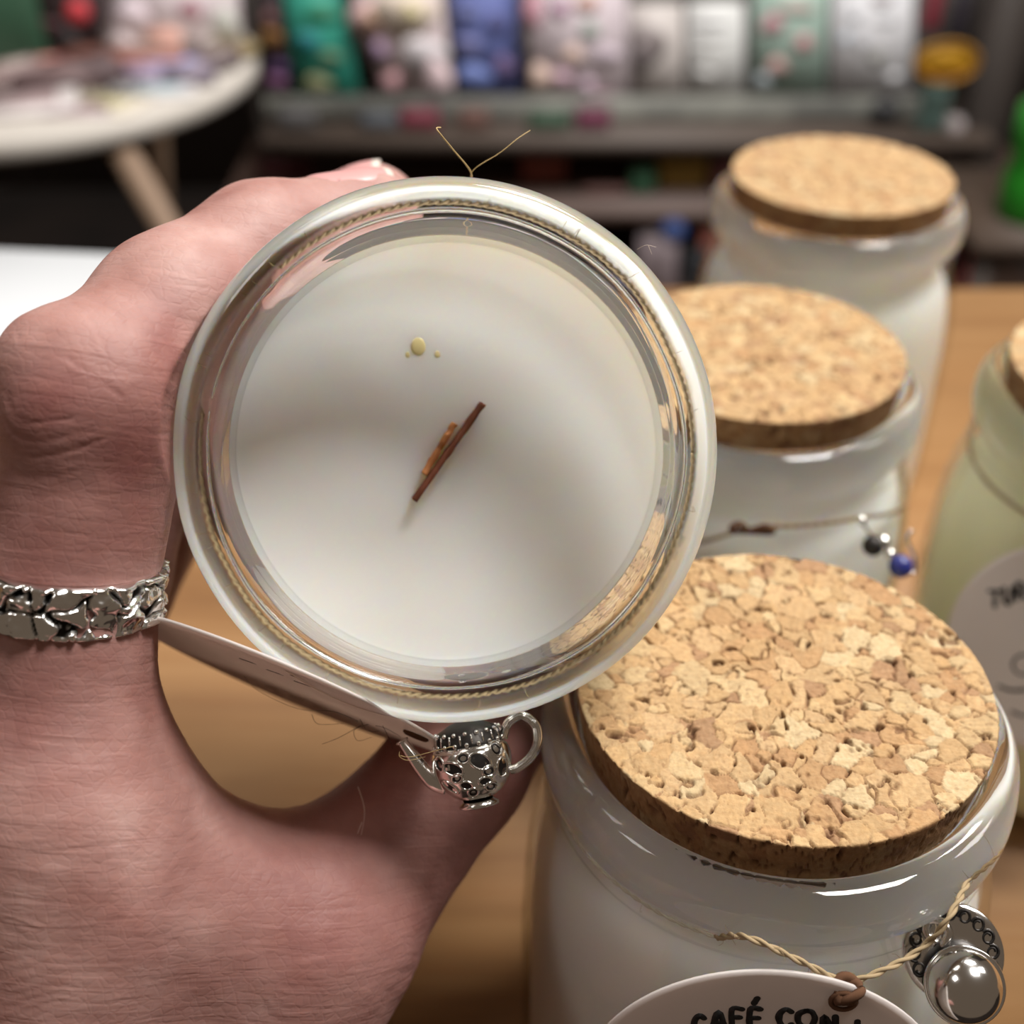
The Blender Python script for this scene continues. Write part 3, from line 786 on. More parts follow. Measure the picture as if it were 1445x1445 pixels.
def make_tag(name, Mt, label, R=20.0, hole=(0, 17.0), strokes=(), bend=0.0, ink='ink', m='paper'):
    """round paper disc in the local xy plane, z outward; strokes are (polyline, half width)"""
    root = empty(name, M=Mt)
    n, rr = 96, [0, 4, 8, 12, 15, 17.5, 19.3, 20]
    zf = lambda x, y: -bend*(x*x)
    V = []; F = []
    for side in (0, 1):
        b0 = len(V); V.append((0, 0, -side*.35))
        for r in rr[1:]:
            for j in range(n):
                x, y = r/20*R*math.cos(2*math.pi*j/n), r/20*R*math.sin(2*math.pi*j/n); V.append((x, y, zf(x, y)-side*.35))
        q = [(b0, b0+1+j, b0+1+(j+1) % n) for j in range(n)]
        for i in range(len(rr)-2):
            a = b0+1+i*n; b = a+n; q += [(a+j, b+j, b+(j+1) % n, a+(j+1) % n) for j in range(n)]
        F += q if side == 0 else [f[::-1] for f in q]
    half = len(V)//2; o1 = half-n; o2 = len(V)-n
    F += [(o1+j, o2+j, o2+(j+1) % n, o1+(j+1) % n) for j in range(n)]
    mesh_obj('tag_disc', A(V)*MM, F, M[m], root)
    mb = MB(); aa = np.linspace(0, 2*math.pi, 25)
    mb.tube(np.stack([hole[0]+1.3*np.cos(aa), hole[1]+1.3*np.sin(aa), np.full(25, .05)+zf(hole[0], hole[1])], 1)*MM, .3*MM, 6, False)
    mb.build('tag_hole', M['twine_dark'], root)
    if strokes:
        mb = MB()
        for P, hw in strokes:
            P = catmull(P, 5) if len(P) > 2 else np.linspace(P[0], P[1], 8)
            P = np.asarray(P, float); Q = np.stack([P[:, 0], P[:, 1], zf(P[:, 0], P[:, 1])+.03], 1)
            P_, T, _, _ = frames(Q); S = np.cross([0, 0, 1.], T); S /= np.linalg.norm(S, axis=1)[:, None]
            wv = hw*(1+.18*vnoise(P_*1.3, 3))[:, None]
            L = P_+S*wv; Rr = P_-S*wv; k = len(P_); up = A([0, 0, .03])
            vs = np.concatenate([L, Rr, L-up*2, Rr-up*2]); fs = []
            for i in range(k-1): fs += [(i, k+i, k+i+1, i+1), (i, i+1, 2*k+i+1, 2*k+i), (k+i+1, k+i, 3*k+i, 3*k+i+1)]
            mb.add(vs*MM, fs)
            for e in (P_[0], P_[-1]):
                a2 = np.linspace(0, 2*math.pi, 13)[:-1]; mb.add(np.stack([e[0]+hw*np.cos(a2), e[1]+hw*np.sin(a2), np.full(12, e[2]+.004)], 1)*MM, [tuple(range(12))])
        mb.build('handwriting', M[ink], root, smooth=False)
    tag(root, label, 'tag'); return root
def write(txt, x0, y0, h, wd, gap, dy=None):
    out = []; x = x0
    for i, ch in enumerate(txt):
        if ch == ' ': x += wd*.75; continue
        yo = dy[i] if dy else 0
        for st in glyph(ch): out.append(([(x+p[0]*wd, y0+yo+p[1]*h) for p in st], .27))
        if ch == "'": x += 0
        else: x += wd+gap
        
    return out
def basis(org_w, xw, nw):
    z = Vector(nw).normalized(); x = (Vector(xw)-z*Vector(xw).dot(z)).normalized(); y = z.cross(x)
    m = Matrix.Identity(4)
    for i, c in enumerate((x, y, z)): m[0][i], m[1][i], m[2][i] = c
    m[0][3], m[1][3], m[2][3] = org_w; return m
# front tag
Pt = on_jar(FRONT, 1105, 1372, 33.4); n_ = A([Pt[0]/34, Pt[1]/34, .22]); 
tx = A([1, 0.05, -.02])
Bt = basis((0, 0, 0), tx, (n_[0]*.8+.03, n_[1], .10)); yax = A(Bt.col[1][:3]); Wp = A([FRONT[0], FRONT[1], 0])+Pt
org = (A([Wp[0], Wp[1], TABLE/MM+Wp[2]])-yax*20.0)*MM
Bt = basis(tuple(org), tx, (n_[0]*.8+.03, n_[1], .10))
Bi = Bt.inverted()
def tag_px(Bm, u, v):            # photo pixel on a tag's plane -> tag-local mm
    k = px(u, v, 1.0); d = Vector((k[0], k[1]*SP+CP, k[1]*CP-SP)); o = Vector((0, 0, CAMZ)); I = Bm.inverted()
    lo = I @ o; ld = (I.to_3x3() @ d); s = -lo.z/ld.z; p = lo+ld*s; return (p.x/MM, p.y/MM)
def place(Bm, ch, u0, u1, vt, vb):
    out = []
    for st in glyph(ch):
        out.append(([tag_px(Bm, u0+p[0]*(u1-u0), vb+p[1]*(vt-vb)) for p in st], .36))
    return out
st = []
for ch, u0, u1, vt, vb in (('C', 978, 996, 1433, 1458), ('A', 1004, 1026, 1428, 1452), ('F', 1030, 1050, 1424, 1448), ('E', 1056, 1076, 1424, 1450), ("'", 1056, 1074, 1421, 1446),
                           ('C', 1097, 1120, 1424, 1449), ('O', 1124, 1152, 1426, 1449), ('N', 1160, 1182, 1434, 1458), ('L', 1206, 1226, 1441, 1464)):
    st += place(Bt, ch, u0, u1, vt, vb)
hp = tag_px(Bt, 1190, 1412)
make_tag('paper_tag', Bt, 'round paper tag lettered CAFÉ CON on the nearest jar', hole=hp, strokes=st)
# right tag
nr_ = A([-.56, -1, .28]); hz_ = nr_[:2]/np.linalg.norm(nr_[:2])
Bq = basis(((RIGHT[0]+33.4*hz_[0])*MM, (RIGHT[1]+33.4*hz_[1])*MM, TABLE+.0512), (1, -.56, 0), tuple(nr_))
st = []
for ch, u0, u1, vt, vb in (('T', 1396, 1412, 834, 856), ('U', 1415, 1430, 830, 852), ('R', 1433, 1450, 824, 846)): st += place(Bq, ch, u0, u1, vt, vb)
st.append(([tag_px(Bq, 1445+16*math.cos(a), 938+14*math.sin(a)) for a in np.linspace(0, 6.28, 12)], .22))
st.append(([tag_px(Bq, 1410, 968), tag_px(Bq, 1428, 974), tag_px(Bq, 1460, 972)], .3))
st.append(([tag_px(Bq, 1428, 1004), tag_px(Bq, 1445, 1010), tag_px(Bq, 1465, 1006)], .25))
make_tag('paper_tag', Bq, 'round paper tag lettered TUR at the right edge of the photo', strokes=st)
# held jar's tag, seen almost edge-on below the rim
p1, p2 = px(206, 884, 151), px(612, 1056, 144); ctr = (p1+p2)/2; xd = p2-p1
e_ = ctr-0; view = -ctr/np.linalg.norm(ctr)
xd = xd/np.linalg.norm(xd); up_ = np.cross(view, xd); up_ /= np.linalg.norm(up_)
tl = math.radians(84.8); up_ = up_ if up_[1] > 0 else -up_; nn = view*math.cos(tl)-up_*math.sin(tl)
toW = lambda v: (c2w(v)-c2w([0, 0, 0]))
Bh = basis(tuple(c2w(ctr)), tuple(toW(xd)), tuple(toW(nn)))
st = [([(-3+i*3.2, 10-.6*i), (-1.2+i*3.2, 10.6-.6*i)], .3) for i in range(3)]+[([(4+i*2.5, 13), (5.2+i*2.5, 13.4)], .25) for i in range(2)]
st += [([(-a, -b) for a, b in P], w_) for P, w_ in st]
make_tag('paper_tag', Bh, 'round paper tag seen edge-on beneath the held jar', strokes=st, ink='pencil', hole=(17, 2))

# ------------------------------------------------------------------ charms
def charm_matrix(u, v, d, roll, pitch_=0, yaw=0):
    Mx = Matrix.Translation(Vector(c2w(px(u, v, d)))) @ cam_rot @ Matrix.Rotation(roll, 4, 'Z') @ Matrix.Rotation(yaw, 4, 'Y') @ Matrix.Rotation(pitch_, 4, 'X')
    return Mx
cam_rot = Matrix.Rotation(math.pi/2-PITCH, 4, 'X')
# teapot: local x right, y up, z toward the viewer
def make_teapot():
    root = empty('teapot_charm', M=charm_matrix(667, 1082, 140.5, math.radians(10), math.radians(-5)) @ Matrix.Scale(.95, 4))
    Rx = Matrix.Rotation(-math.pi/2, 3, 'X')
    def L(mb, prof, n=48, mi=0): mb.lathe([(r*MM, z*MM) for r, z in prof], n, mi, Rx)
    body = [(0.01, -3.5), (2.2, -3.5), (3.1, -2.9), (4.1, -1.7), (4.65, -.2), (4.75, 1.1), (4.45, 2.2), (3.9, 2.75), (0.01, 2.8)]
    mb = MB(); L(mb, [tuple(q) for q in catmull(body[1:-1], 4)][::1]); mb.build('body', M['silver_plain'], root)
    mb = MB(); L(mb, [(0.01, -3.3), (1.7, -3.4), (1.9, -3.9), (2.4, -4.25), (2.4, -4.6), (0.01, -4.6)]); mb.build('foot', M['silver_plain'], root)
    lid = MB(); L(lid, [(4.0, 2.6), (4.05, 3.0), (3.85, 3.15), (3.75, 4.1), (3.4, 4.5), (2.0, 5.2), (.6, 5.6), (0.01, 5.7)]); lo = lid.build('lid', M['silver_dark'], root)
    def ball(mb, c, r, n=10):
        mb.lathe([(max(r*math.cos(a), 1e-10)*MM if abs(abs(a)-math.pi/2) > 1e-3 else 0, r*math.sin(a)*MM) for a in np.linspace(-math.pi/2, math.pi/2, 7)], n, 0, Matrix.Identity(3))
        k = n*5+2
        mb.v[-k:] = [tuple(A(q)+A(c)*MM) for q in mb.v[-k:]]
    bd = MB()
    for i in range(18):
        a = 2*math.pi*i/18
        for (rr, y, s) in ((4.05, 2.95, .30), (3.85, 4.2, .28)): ball(bd, (rr*math.sin(a), y, rr*math.cos(a)), s)
        bd.tube([A([3.95*math.sin(a+.17), 3.0, 3.95*math.cos(a+.17)])*MM, A([3.8*math.sin(a+.17), 4.1, 3.8*math.cos(a+.17)])*MM], .13*MM, 6)
    ball(bd, (0, 5.9, 0), .6)
    bd.build('beading', M['silver_plain'], lo)
    sp = MB(); P = catmull([(-3.4, -1.6, 0), (-4.8, -.9, 0), (-6.0, .9, 0), (-7.0, 2.9, 0), (-7.7, 4.3, 0)], 6)
    sp.tube(P*MM, np.linspace(1.15, .62, len(P))*MM, 16); so = sp.build('spout', M['silver_plain'], root)
    sl = MB(); aa = np.linspace(0, 2*math.pi, 17); sl.tube(np.stack([-7.75+.62*np.cos(aa), 4.35+.25*np.cos(aa), .62*np.sin(aa)], 1)*MM, .16*MM, 6, False); sl.build('spout_lip', M['silver_plain'], so)
    hd = MB(); P = catmull([(4.1, 2.7, 0), (5.0, 4.3, 0), (6.7, 4.9, 0), (8.1, 3.6, 0), (8.1, 1.6, 0), (6.9, -.1, 0), (5.2, -1.0, 0), (4.3, -1.1, 0)], 7)
    hd.tube(P*MM, .55*MM, 12); hd.tube((P+A([0, 0, .42]))*MM*1.0, .22*MM, 8); hd.tube((P+A([0, 0, -.42]))*MM, .22*MM, 8)
    hd.build('handle', M['silver_plain'], root)
    # raised rings and dark recessed ovals over the belly
    def on_body(x, y):
        r = np.interp(y, [-3.5, -2.9, -1.7, -.2, 1.1, 2.2, 2.75], [2.2, 3.1, 4.1, 4.65, 4.75, 4.45, 3.9]); return math.sqrt(max(r*r-x*x, .02))
    rg = MB(); dk = MB()
    def oval(x, y, a, b, ang, dark, ring=.17):
        t_ = np.linspace(0, 2*math.pi, 25); c, s = math.cos(ang), math.sin(ang)
        X = x+a*np.cos(t_)*c-b*np.sin(t_)*s; Y = y+a*np.cos(t_)*s+b*np.sin(t_)*c
        for sg in (1, -1):
            P = A([(p, q, sg*(on_body(p, q)+.05)) for p, q in zip(X, Y)]); rg.tube(P*MM, ring*MM, 6, False)
            if dark:
                fan = [(x, y, sg*(on_body(x, y)+.10))]+[tuple(v+A([0, 0, sg*.03])) for v in P[:-1]]
                dk.add(A(fan)*MM, [(0, 1+j, 1+(j+1) % 24) if sg > 0 else (0, 1+(j+1) % 24, 1+j) for j in range(24)])
            else:
                dd = A([(x+.62*(p-x), y+.62*(q-y), sg*(on_body(x+.62*(p-x), y+.62*(q-y))+.03)) for p, q in zip(X, Y)]); 
                dk.tube(dd*MM, .13*MM, 5, False)
    for q in ((-3.5, 1.2, .5, .8, .2, 0), (-.6, 1.6, .75, .6, 0, 0), (3.2, 1.9, .55, .85, .4, 0), (-1.7, -.55, .65, .5, .3, 0), (2.0, -.35, .7, .6, .2, 0), (-.2, -2.5, .6, .5, .2, 0), (1.9, -2.2, .65, .5, .1, 0),
              (-2.0, .55, 1.25, .72, -.45, 1), (1.2, .95, 1.3, .85, -.6, 1), (3.55, -.3, .55, 1.15, -.15, 1), (-2.7, -1.5, 1.15, .38, -.75, 1), (-.8, -1.55, .75, .48, -.3, 1), (1.4, -1.45, .75, .5, 0, 1)):
        oval(*q)
    rg.build('raised_rings', M['silver_plain'], root); dk.build('dark_inlay', M['silver_dark'], root)
    tag(root, 'silver teapot charm with spots hanging under the held jar', 'charm')
make_teapot()
# charm on the front jar: scrolled disc, collar and polished dome, hung by a loop
def make_dome_charm():
    root = empty('dome_charm', M=charm_matrix(1362, 1392, 136, math.radians(-18), math.radians(-6), math.radians(-12)))
    mb = MB()
    I3 = Matrix.Identity(3)
    mb.lathe([(r*MM, z*MM) for r, z in ((0, -2.0), (5.2, -2.0), (5.5, -1.75), (5.4, -1.45), (4.9, -1.4), (3.0, -1.1), (0, -1.1))], 56)
    d = mb.build('saucer', M['silver_plain'], root); d.location = A([-1.5, 2.6, -1.6])*MM
    sc = MB()
    for i in range(16):
        a = 2*math.pi*i/16; c = A([4.15*math.cos(a), 4.15*math.sin(a), -1.3]); t_ = np.linspace(0, 2*math.pi*1.3, 20)
        sc.tube((c+np.stack([(.35+.05*t_)*np.cos(t_+a), (.42+.05*t_)*np.sin(t_+a), t_*0+.05], 1))*MM, .16*MM, 6, False)
    sc.build('scrollwork', M['silver_dark'], d)
    mb = MB(); mb.lathe([(r*MM, z*MM) for r, z in ((2.6, -3.0), (3.7, -2.4), (4.15, -1.2), (4.3, -.5), (4.1, -.2), (3.6, -.25))], 56); mb.build('collar', M['silver_dark'], root)
    mb = MB(); mb.lathe([(3.95*math.cos(a)*MM if a < 1.57 else 0, (3.7*math.sin(a)-.4)*MM) for a in np.linspace(0, math.pi/2, 16)], 64); mb.build('dome', M['silver_plain'], root)
    mb = MB(); aa = np.linspace(0, 2*math.pi, 49); mb.tube(np.stack([4.05*np.cos(aa), 4.05*np.sin(aa), aa*0-.35], 1)*MM, .28*MM, 8, False); mb.build('dome_rim', M['silver_plain'], root)
    mb = MB(); P = catmull([(-3.0, 3.0, -1.5), (-2.9, 4.6, -1.2), (-3.9, 5.5, -1.6), (-5.0, 5.0, -2.2), (-4.9, 3.7, -2.4), (-3.6, 3.0, -2.0)], 6); mb.tube(P*MM, .5*MM, 10); mb.build('loop', M['silver_plain'], root)
    tag(root, 'polished silver dome charm on the twine of the nearest jar', 'charm')
make_dome_charm()
def make_bead_charm():
    root = empty('bead_charm', M=charm_matrix(1248, 782, 199, 0))
    def ball(name, u, v, r, m):
        mb = MB(); mb.lathe([(r*math.cos(a)*MM if abs(abs(a)-math.pi/2) > .01 else 0, r*math.sin(a)*MM) for a in np.linspace(-math.pi/2, math.pi/2, 13)], 24)
        o = mb.build(name, M[m], root); o.location = A([(u-1248)*199/FPX, (782-v)*199/FPX, 0])*MM; return o
    ball('silver_ball', 1246, 765, 1.25, 'silver_plain'); ball('silver_ball', 1216, 734, .8, 'silver_plain'); ball('spacer', 1232, 770, 1.7, 'silver_dark'); ball('blue_bead', 1271, 799, 1.9, 'blue_bead'); ball('spacer', 1256, 782, .9, 'silver_plain')
    mb = MB(); q = lambda u, v: A([(u-1248)*199/FPX, (782-v)*199/FPX, 0])*MM
    mb.tube(catmull([q(1216, 734), q(1226, 752), q(1244, 770), q(1270, 797), q(1290, 808), q(1290, 785), q(1280, 762), q(1287, 748)], 6), .28*MM, 8); mb.build('wire', M['silver_plain'], root)
    tag(root, 'small charm with silver balls and a blue bead on the middle jar', 'charm')
make_bead_charm()

# ------------------------------------------------------------------ stray hairs
def hair(name, path, r, m, label):
    mb = MB()
    for p in path:
        P = catmull([c2w(px(*q)) for q in p], 6); mb.tube(P, np.linspace(r, r*.5, len(P))*MM, 5)
    o = mb.build(name, M[m]); tag(o, label, 'hair'); return o
hair('stray_hair', [[(505, 1110, 147), (513, 1135, 146.5), (514, 1155, 146), (508, 1185, 146)], [(511, 1160, 146), (505, 1175, 146), (502, 1186, 146)]], .05, 'hair_pale', 'single pale forked hair hanging in front of the thumb web')
hair('fibre_tuft', [[(505, 1018, 143), (470, 1004, 142), (420, 1000, 142), (365, 975, 142.5), (345, 955, 143)], [(512, 1022, 143), (480, 1040, 142), (455, 1050, 142)],
                    [(520, 1022, 143), (500, 1030, 142), (505, 1045, 142), (525, 1040, 142)], [(540, 1024, 143), (548, 1040, 142), (555, 1058, 142)], [(508, 1015, 143), (518, 1030, 142), (535, 1032, 142)], [(530, 1024, 143), (545, 1028, 142), (566, 1040, 142)],
                    [(440, 1008, 142.5), (450, 1022, 142), (490, 1020, 142)]], .035, 'hair', 'tuft of fine dark fibres poking out under the held jar rim')
hair('stray_hair', [[(899, 352, 133), (912, 346, 132.5), (926, 349, 132.5)], [(915, 347, 132.5), (920, 359, 132.5)]], .03, 'hair_pale', 'tiny pale hair on the upper right edge of the held rim')
hair('twine_strand', [[(660, 1048, 139), (620, 1058, 136), (580, 1068, 135), (563, 1066, 135), (575, 1073, 135), (600, 1068, 135.5)], [(563, 1066, 135), (564, 1060, 135)]], .05, 'fibre', 'thin pale twine strand wound across the teapot charm spout')

# ------------------------------------------------------------------ the shop behind
def flat(name, rgb, rough=.6): return mat(name, srgb(*rgb), rough)
_mc = {}
def cm(*rgb):
    k = tuple(rgb)
    if k not in _mc: _mc[k] = flat('colour_%02x%02x%02x' % k, rgb)
    return _mc[k]
def noisy(name, a, b, scale):
    m = mat(name, srgb(*a), .7); t = NT(m); tc = t.n('TexCoord').outputs['Object']
    n = t.n('TexNoise', i_Vector=tc, i_Scale=scale, i_Detail=4.0).outputs[0]
    t.link(t.ramp(n, [(.35, srgb(*a)), (.65, srgb(*b))]), t.b.inputs['Base Color']); return m
mb = MB(); mb.box((0, 1.4, -.01), (5, 4.0, .02)); struct(mb.build('floor', noisy('shop_floor', (38, 30, 27), (58, 46, 40), 6), smooth=False), 'dark shop floor')
mb = MB(); mb.box((0, 2.42, 1.2), (5, .04, 2.4)); struct(mb.build('wall_back', noisy('back_wall', (64, 54, 49), (82, 70, 63), 4), smooth=False), 'dim brown back wall of the shop')

def quad_card(name, corners, Y, th, m, label, cat, prints=(), group=None, tilt=0.0, zrest=None):
    """standing card: four photo corners (tl, tr, br, bl) on the plane y=Y, th thick; prints lie flat on its face"""
    root = empty(name, tuple(atY((corners[2][0]+corners[3][0])/2, (corners[2][1]+corners[3][1])/2, Y)))
    if zrest is not None: root.location.z = zrest
    o = A(root.location[:])
    P = [atY(u, v, Y) for u, v in corners]
    if zrest is not None:
        for t_, b_ in ((0, 3), (1, 2)): P[b_] = P[t_]+(P[b_]-P[t_])*((zrest-P[t_][2])/(P[b_][2]-P[t_][2]))
    P = [p-o for p in P]
    back = [p+A([0, th, 0]) for p in P]; V = P+back
    for p in V: p[1] += tilt*p[2]
    F = [(3, 2, 1, 0), (4, 5, 6, 7), (0, 1, 5, 4), (1, 2, 6, 5), (2, 3, 7, 6), (3, 0, 4, 7)]
    mesh_obj('card', V, F, m, root, smooth=False)
    bc = m.node_tree.nodes['Principled BSDF'].inputs['Base Color'].default_value; bs = [255*(12.92*c if c < .0031308 else 1.055*c**(1/2.4)-.055) for c in bc[:3]]
    for zi, (u, v, ru, rv, col) in enumerate(prints):
        col = [int(.62*c+.38*q_) for c, q_ in zip(col, bs)]; ru, rv = ru*1.1, rv*1.1
        c = atY(u, v, Y)-o; e = atY(u+ru, v, Y)-o; f = atY(u, v-rv, Y)-o; a, b = abs(e[0]-c[0]), abs(f[2]-c[2])
        t_ = np.linspace(0, 2*math.pi, 21)[:-1]; w_ = 1+.14*np.sin(3*t_+u)
        ring = np.stack([c[0]+a*w_*np.cos(t_), np.full(20, c[1]-.0003-.0002*zi), c[2]+b*w_*np.sin(t_)], 1); ring2 = ring+A([0, .0004+.0002*zi, 0])
        ring[:, 1] += tilt*ring[:, 2]; ring2[:, 1] += tilt*ring2[:, 2]
        mesh_obj('printed_motif', np.concatenate([ring, ring2]), [tuple(range(20))[::-1]]+[(j, (j+1) % 20, 20+(j+1) % 20, 20+j) for j in range(20)], cm(*col), root, smooth=False)
    tag(root, label, cat, group); return root
G = 'cards on the display rack'
ZSH = atY(700, 197, 1.46)[2]
_qc = quad_card
def rack_card(*a, **k): return _qc(*a, zrest=ZSH, **k)
rack_card('greeting_card', [(392, -70), (470, -70), (510, 140), (420, 142)], 1.56, .006, cm(62, 168, 146), 'teal card with orange and blue motifs, on the rack', 'card',
          [(455, 22, 24, 13, (52, 120, 82)), (434, 60, 15, 15, (40, 124, 150)), (466, 82, 14, 10, (150, 130, 92)), (448, 118, 18, 11, (176, 112, 66))], G)
rack_card('greeting_card', [(478, -70), (616, -70), (640, 138), (545, 138)], 1.545, .006, cm(232, 214, 216), 'pink and cream blossom card beside the teal card', 'card',
          [(520, 26, 24, 26, (236, 190, 190)), (524, 28, 13, 14, (226, 172, 128)), (572, 22, 42, 32, (240, 224, 196)), (580, 18, 12, 14, (222, 212, 132)), (536, 72, 9, 14, (130, 96, 146)), (576, 66, 9, 9, (196, 190, 188)), (598, 80, 30, 26, (222, 222, 226)), (552, 116, 11, 13, (190, 128, 134)), (618, 110, 18, 24, (236, 208, 214))], G)
rack_card('greeting_card', [(632, -70), (728, -70), (734, 132), (645, 134)], 1.56, .006, cm(112, 124, 186), 'blue card with faint pink flowers on the rack', 'card',
          [(660, 66, 16, 14, (142, 140, 184)), (712, 94, 14, 14, (160, 118, 160)), (668, 108, 24, 16, (122, 142, 204)), (700, 34, 14, 14, (98, 98, 150)), (660, 20, 14, 10, (136, 140, 184))], G)
rack_card('gift_bag', [(742, -70), (884, -70), (888, 152), (750, 152)], 1.532, .014, cm(226, 212, 218), 'large pale pink patterned pack in the middle of the rack', 'pack',
          [(752, 14, 12, 26, (222, 138, 160)), (790, 14, 12, 12, (174, 110, 152)), (828, 6, 16, 12, (238, 178, 152)), (832, 44, 13, 12, (138, 168, 148)), (808, 78, 14, 12, (222, 186, 160)), (762, 108, 14, 16, (238, 202, 176)), (792, 112, 12, 12, (224, 178, 198)), (856, 78, 18, 12, (206, 190, 204)), (828, 122, 10, 10, (196, 168, 190)), (842, 142, 22, 9, (226, 178, 196))], G)
rack_card('greeting_card', [(888, 6), (964, 6), (966, 122), (888, 122)], 1.56, .006, cm(206, 198, 194), 'pale card with a dark grey picture on the rack', 'card', [(912, 66, 24, 30, (110, 98, 100)), (908, 78, 12, 18, (88, 76, 80))], G)
rack_card('greeting_card', [(972, 4), (1050, 4), (1050, 126), (972, 126)], 1.56, .006, cm(222, 222, 220), 'plain off-white card next to the mint card', 'card', [(1002, 34, 24, 5, (186, 186, 188)), (1006, 54, 20, 4, (192, 192, 192)), (994, 106, 14, 9, (188, 186, 184))], G)
rack_card('greeting_card', [(1064, -60), (1168, -60), (1166, 130), (1062, 130)], 1.555, .006, cm(170, 194, 182), 'mint green card with red blossoms on the rack', 'card', [(1090, 36, 15, 13, (228, 128, 150)), (1134, 62, 12, 12, (228, 128, 142)), (1096, 94, 14, 11, (222, 146, 148)), (1122, 12, 26, 9, (196, 158, 154)), (1076, 114, 10, 9, (188, 186, 204))], G)
rack_card('greeting_card', [(1178, -60), (1292, -60), (1286, 132), (1172, 130)], 1.55, .006, cm(232, 232, 236), 'bright white card with scattered dark sprigs on the rack', 'card', [(1237, 82, 9, 10, (92, 92, 78)), (1206, 26, 9, 6, (168, 174, 184)), (1248, 30, 16, 5, (168, 170, 172)), (1192, 56, 5, 8, (168, 194, 214)), (1244, 0, 14, 7, (150, 128, 132)), (1218, 60, 7, 12, (188, 190, 196)), (1262, 110, 8, 8, (204, 204, 206))], G)
rack_card('patterned_strip', [(366, -70), (398, -70), (412, 136), (376, 138)], 1.57, .006, cm(70, 56, 62), 'dark narrow strip with orange and purple spots left of the teal card', 'card', [(384, 54, 14, 13, (200, 138, 50)), (396, 98, 12, 12, (94, 62, 132)), (390, 116, 14, 11, (166, 104, 158)), (380, 26, 11, 9, (168, 112, 104))], G)

# rack: back board, shelf board, clear-grey front lip, post
rk = empty('display_rack', (0.1, 1.6, 0))
def wbox(name, uv0, uv1, Y0, Y1, m, parent, bev=0):
    a = atY(*uv0, Y0); b = atY(*uv1, Y0); o = A(parent.location[:])
    mb = MB(); mb.box(tuple(A([(a[0]+b[0])/2, (Y0+Y1)/2, (a[2]+b[2])/2])-o), (abs(b[0]-a[0]), Y1-Y0, abs(a[2]-b[2])), bev=bev); return mb.build(name, m, parent, smooth=False)
wbox('back_board', (352, -120), (1420, 214), 1.66, 1.68, noisy('rack_board', (58, 52, 50), (92, 86, 82), 14), rk)
wbox('shelf_board', (368, 197), (1400, 217), 1.46, 1.66, cm(82, 70, 62), rk)
wbox('front_lip', (372, 136), (1310, 190), 1.522, 1.526, noisy('rack_lip', (94, 94, 90), (134, 134, 126), 22), rk)
for (ua, ub, Y0) in ((1382, 1440, 1.50), (352, 370, 1.58)):
    xa, xb = atY(ua, 100, Y0)[0], atY(ub, 100, Y0)[0]; mb = MB(); mb.box(tuple(A([(xa+xb)/2, Y0+.02, .42])-A(rk.location[:])), (xb-xa, .04, .84)); mb.build('post', cm(62, 55, 51), rk, smooth=False)
a = atY(352, 214, 1.66); b = atY(1420, 214, 1.66); hz = a[2]
mb = MB(); mb.box(tuple(A([(a[0]+b[0])/2, 1.86, hz/2])-A(rk.location[:])), (b[0]-a[0], .02, hz)); mb.build('lower_back', cm(92, 68, 62), rk, smooth=False)
zl = atY(700, 410, 1.46)[2]
ZS2 = atY(900, 292, 1.45)[2]
mb = MB(); mb.box(tuple(A([(a[0]+b[0])/2, 1.65, ZS2-.008])-A(rk.location[:])), (b[0]-a[0], .42, .016)); mb.build('shelf_board', cm(90, 70, 62), rk, smooth=False)
mb = MB(); mb.box(tuple(A([(a[0]+b[0])/2, 1.60, zl/2])-A(rk.location[:])), (b[0]-a[0], .50, zl)); mb.build('plinth', cm(88, 68, 58), rk, smooth=False)
tag(rk, 'dark display rack holding a row of cards behind the jars', 'rack')

# small goods on and under the shelf
def pouch(name, u0, v0, u1, v1, Y, col, label, cat, tcol=None, zb=None):
    """rounded packet standing on a ledge: puffed body with a flat sealed top"""
    a = atY(u0, v1, Y); b = atY(u1, v0, Y)
    if zb is not None: a[2] = zb
    W = b[0]-a[0]; H = b[2]-a[2]; root = empty(name, ((a[0]+b[0])/2, Y, a[2]))
    n, m_ = 20, 12; V = []; F = []
    for i in range(m_+1):
        s = i/m_; puff = math.sin(math.pi*min(1, s*1.02+.02))**.6*.5
        for j in range(n):
            t_ = 2*math.pi*j/n; c, sn = math.cos(t_), math.sin(t_)
            V.append((W/2*np.sign(c)*abs(c)**.6, W*.32*max(puff, .06)*np.sign(sn)*abs(sn)**.8, H*.9*s))
    for i in range(m_): F += [(i*n+j, i*n+(j+1) % n, (i+1)*n+(j+1) % n, (i+1)*n+j) for j in range(n)]
    F += [tuple(range(n))[::-1], tuple(m_*n+j for j in range(n))]
    mesh_obj('body', V, F, cm(*col), root)
    mb = MB(); mb.box((0, 0, H*.95), (W*.98, W*.04+.001, H*.1), bev=.0006); mb.build('seal', cm(*(tcol or [int(c*.8) for c in col])), root)
    tag(root, label, cat); return root
def ball_thing(name, u, v, rpx, Y, col, label, cat, stand=True):
    c = atY(u, v, Y); r = rpx*(Y*CP+(CAMZ-c[2])*SP)/FPX; root = empty(name, (c[0], Y, c[2]-r))
    mb = MB(); mb.lathe([(0, 0)]+[(r*math.cos(a), r+r*math.sin(a)) for a in np.linspace(-1.45, 1.45, 12)]+[(0, 2*r)], 24); mb.build('body', cm(*col), root)
    mb = MB(); mb.lathe([(0, 2*r-.001), (r*.22, 2*r-.002), (r*.2, 2*r+r*.18), (0, 2*r+r*.2)], 14); mb.build('cap', cm(60, 50, 46), root)
    tag(root, label, cat); return root
pouch('red_packet', 566, 150, 620, 192, 1.49, (118, 50, 64), 'round red packet under the pink and cream card', 'packet', zb=ZSH)
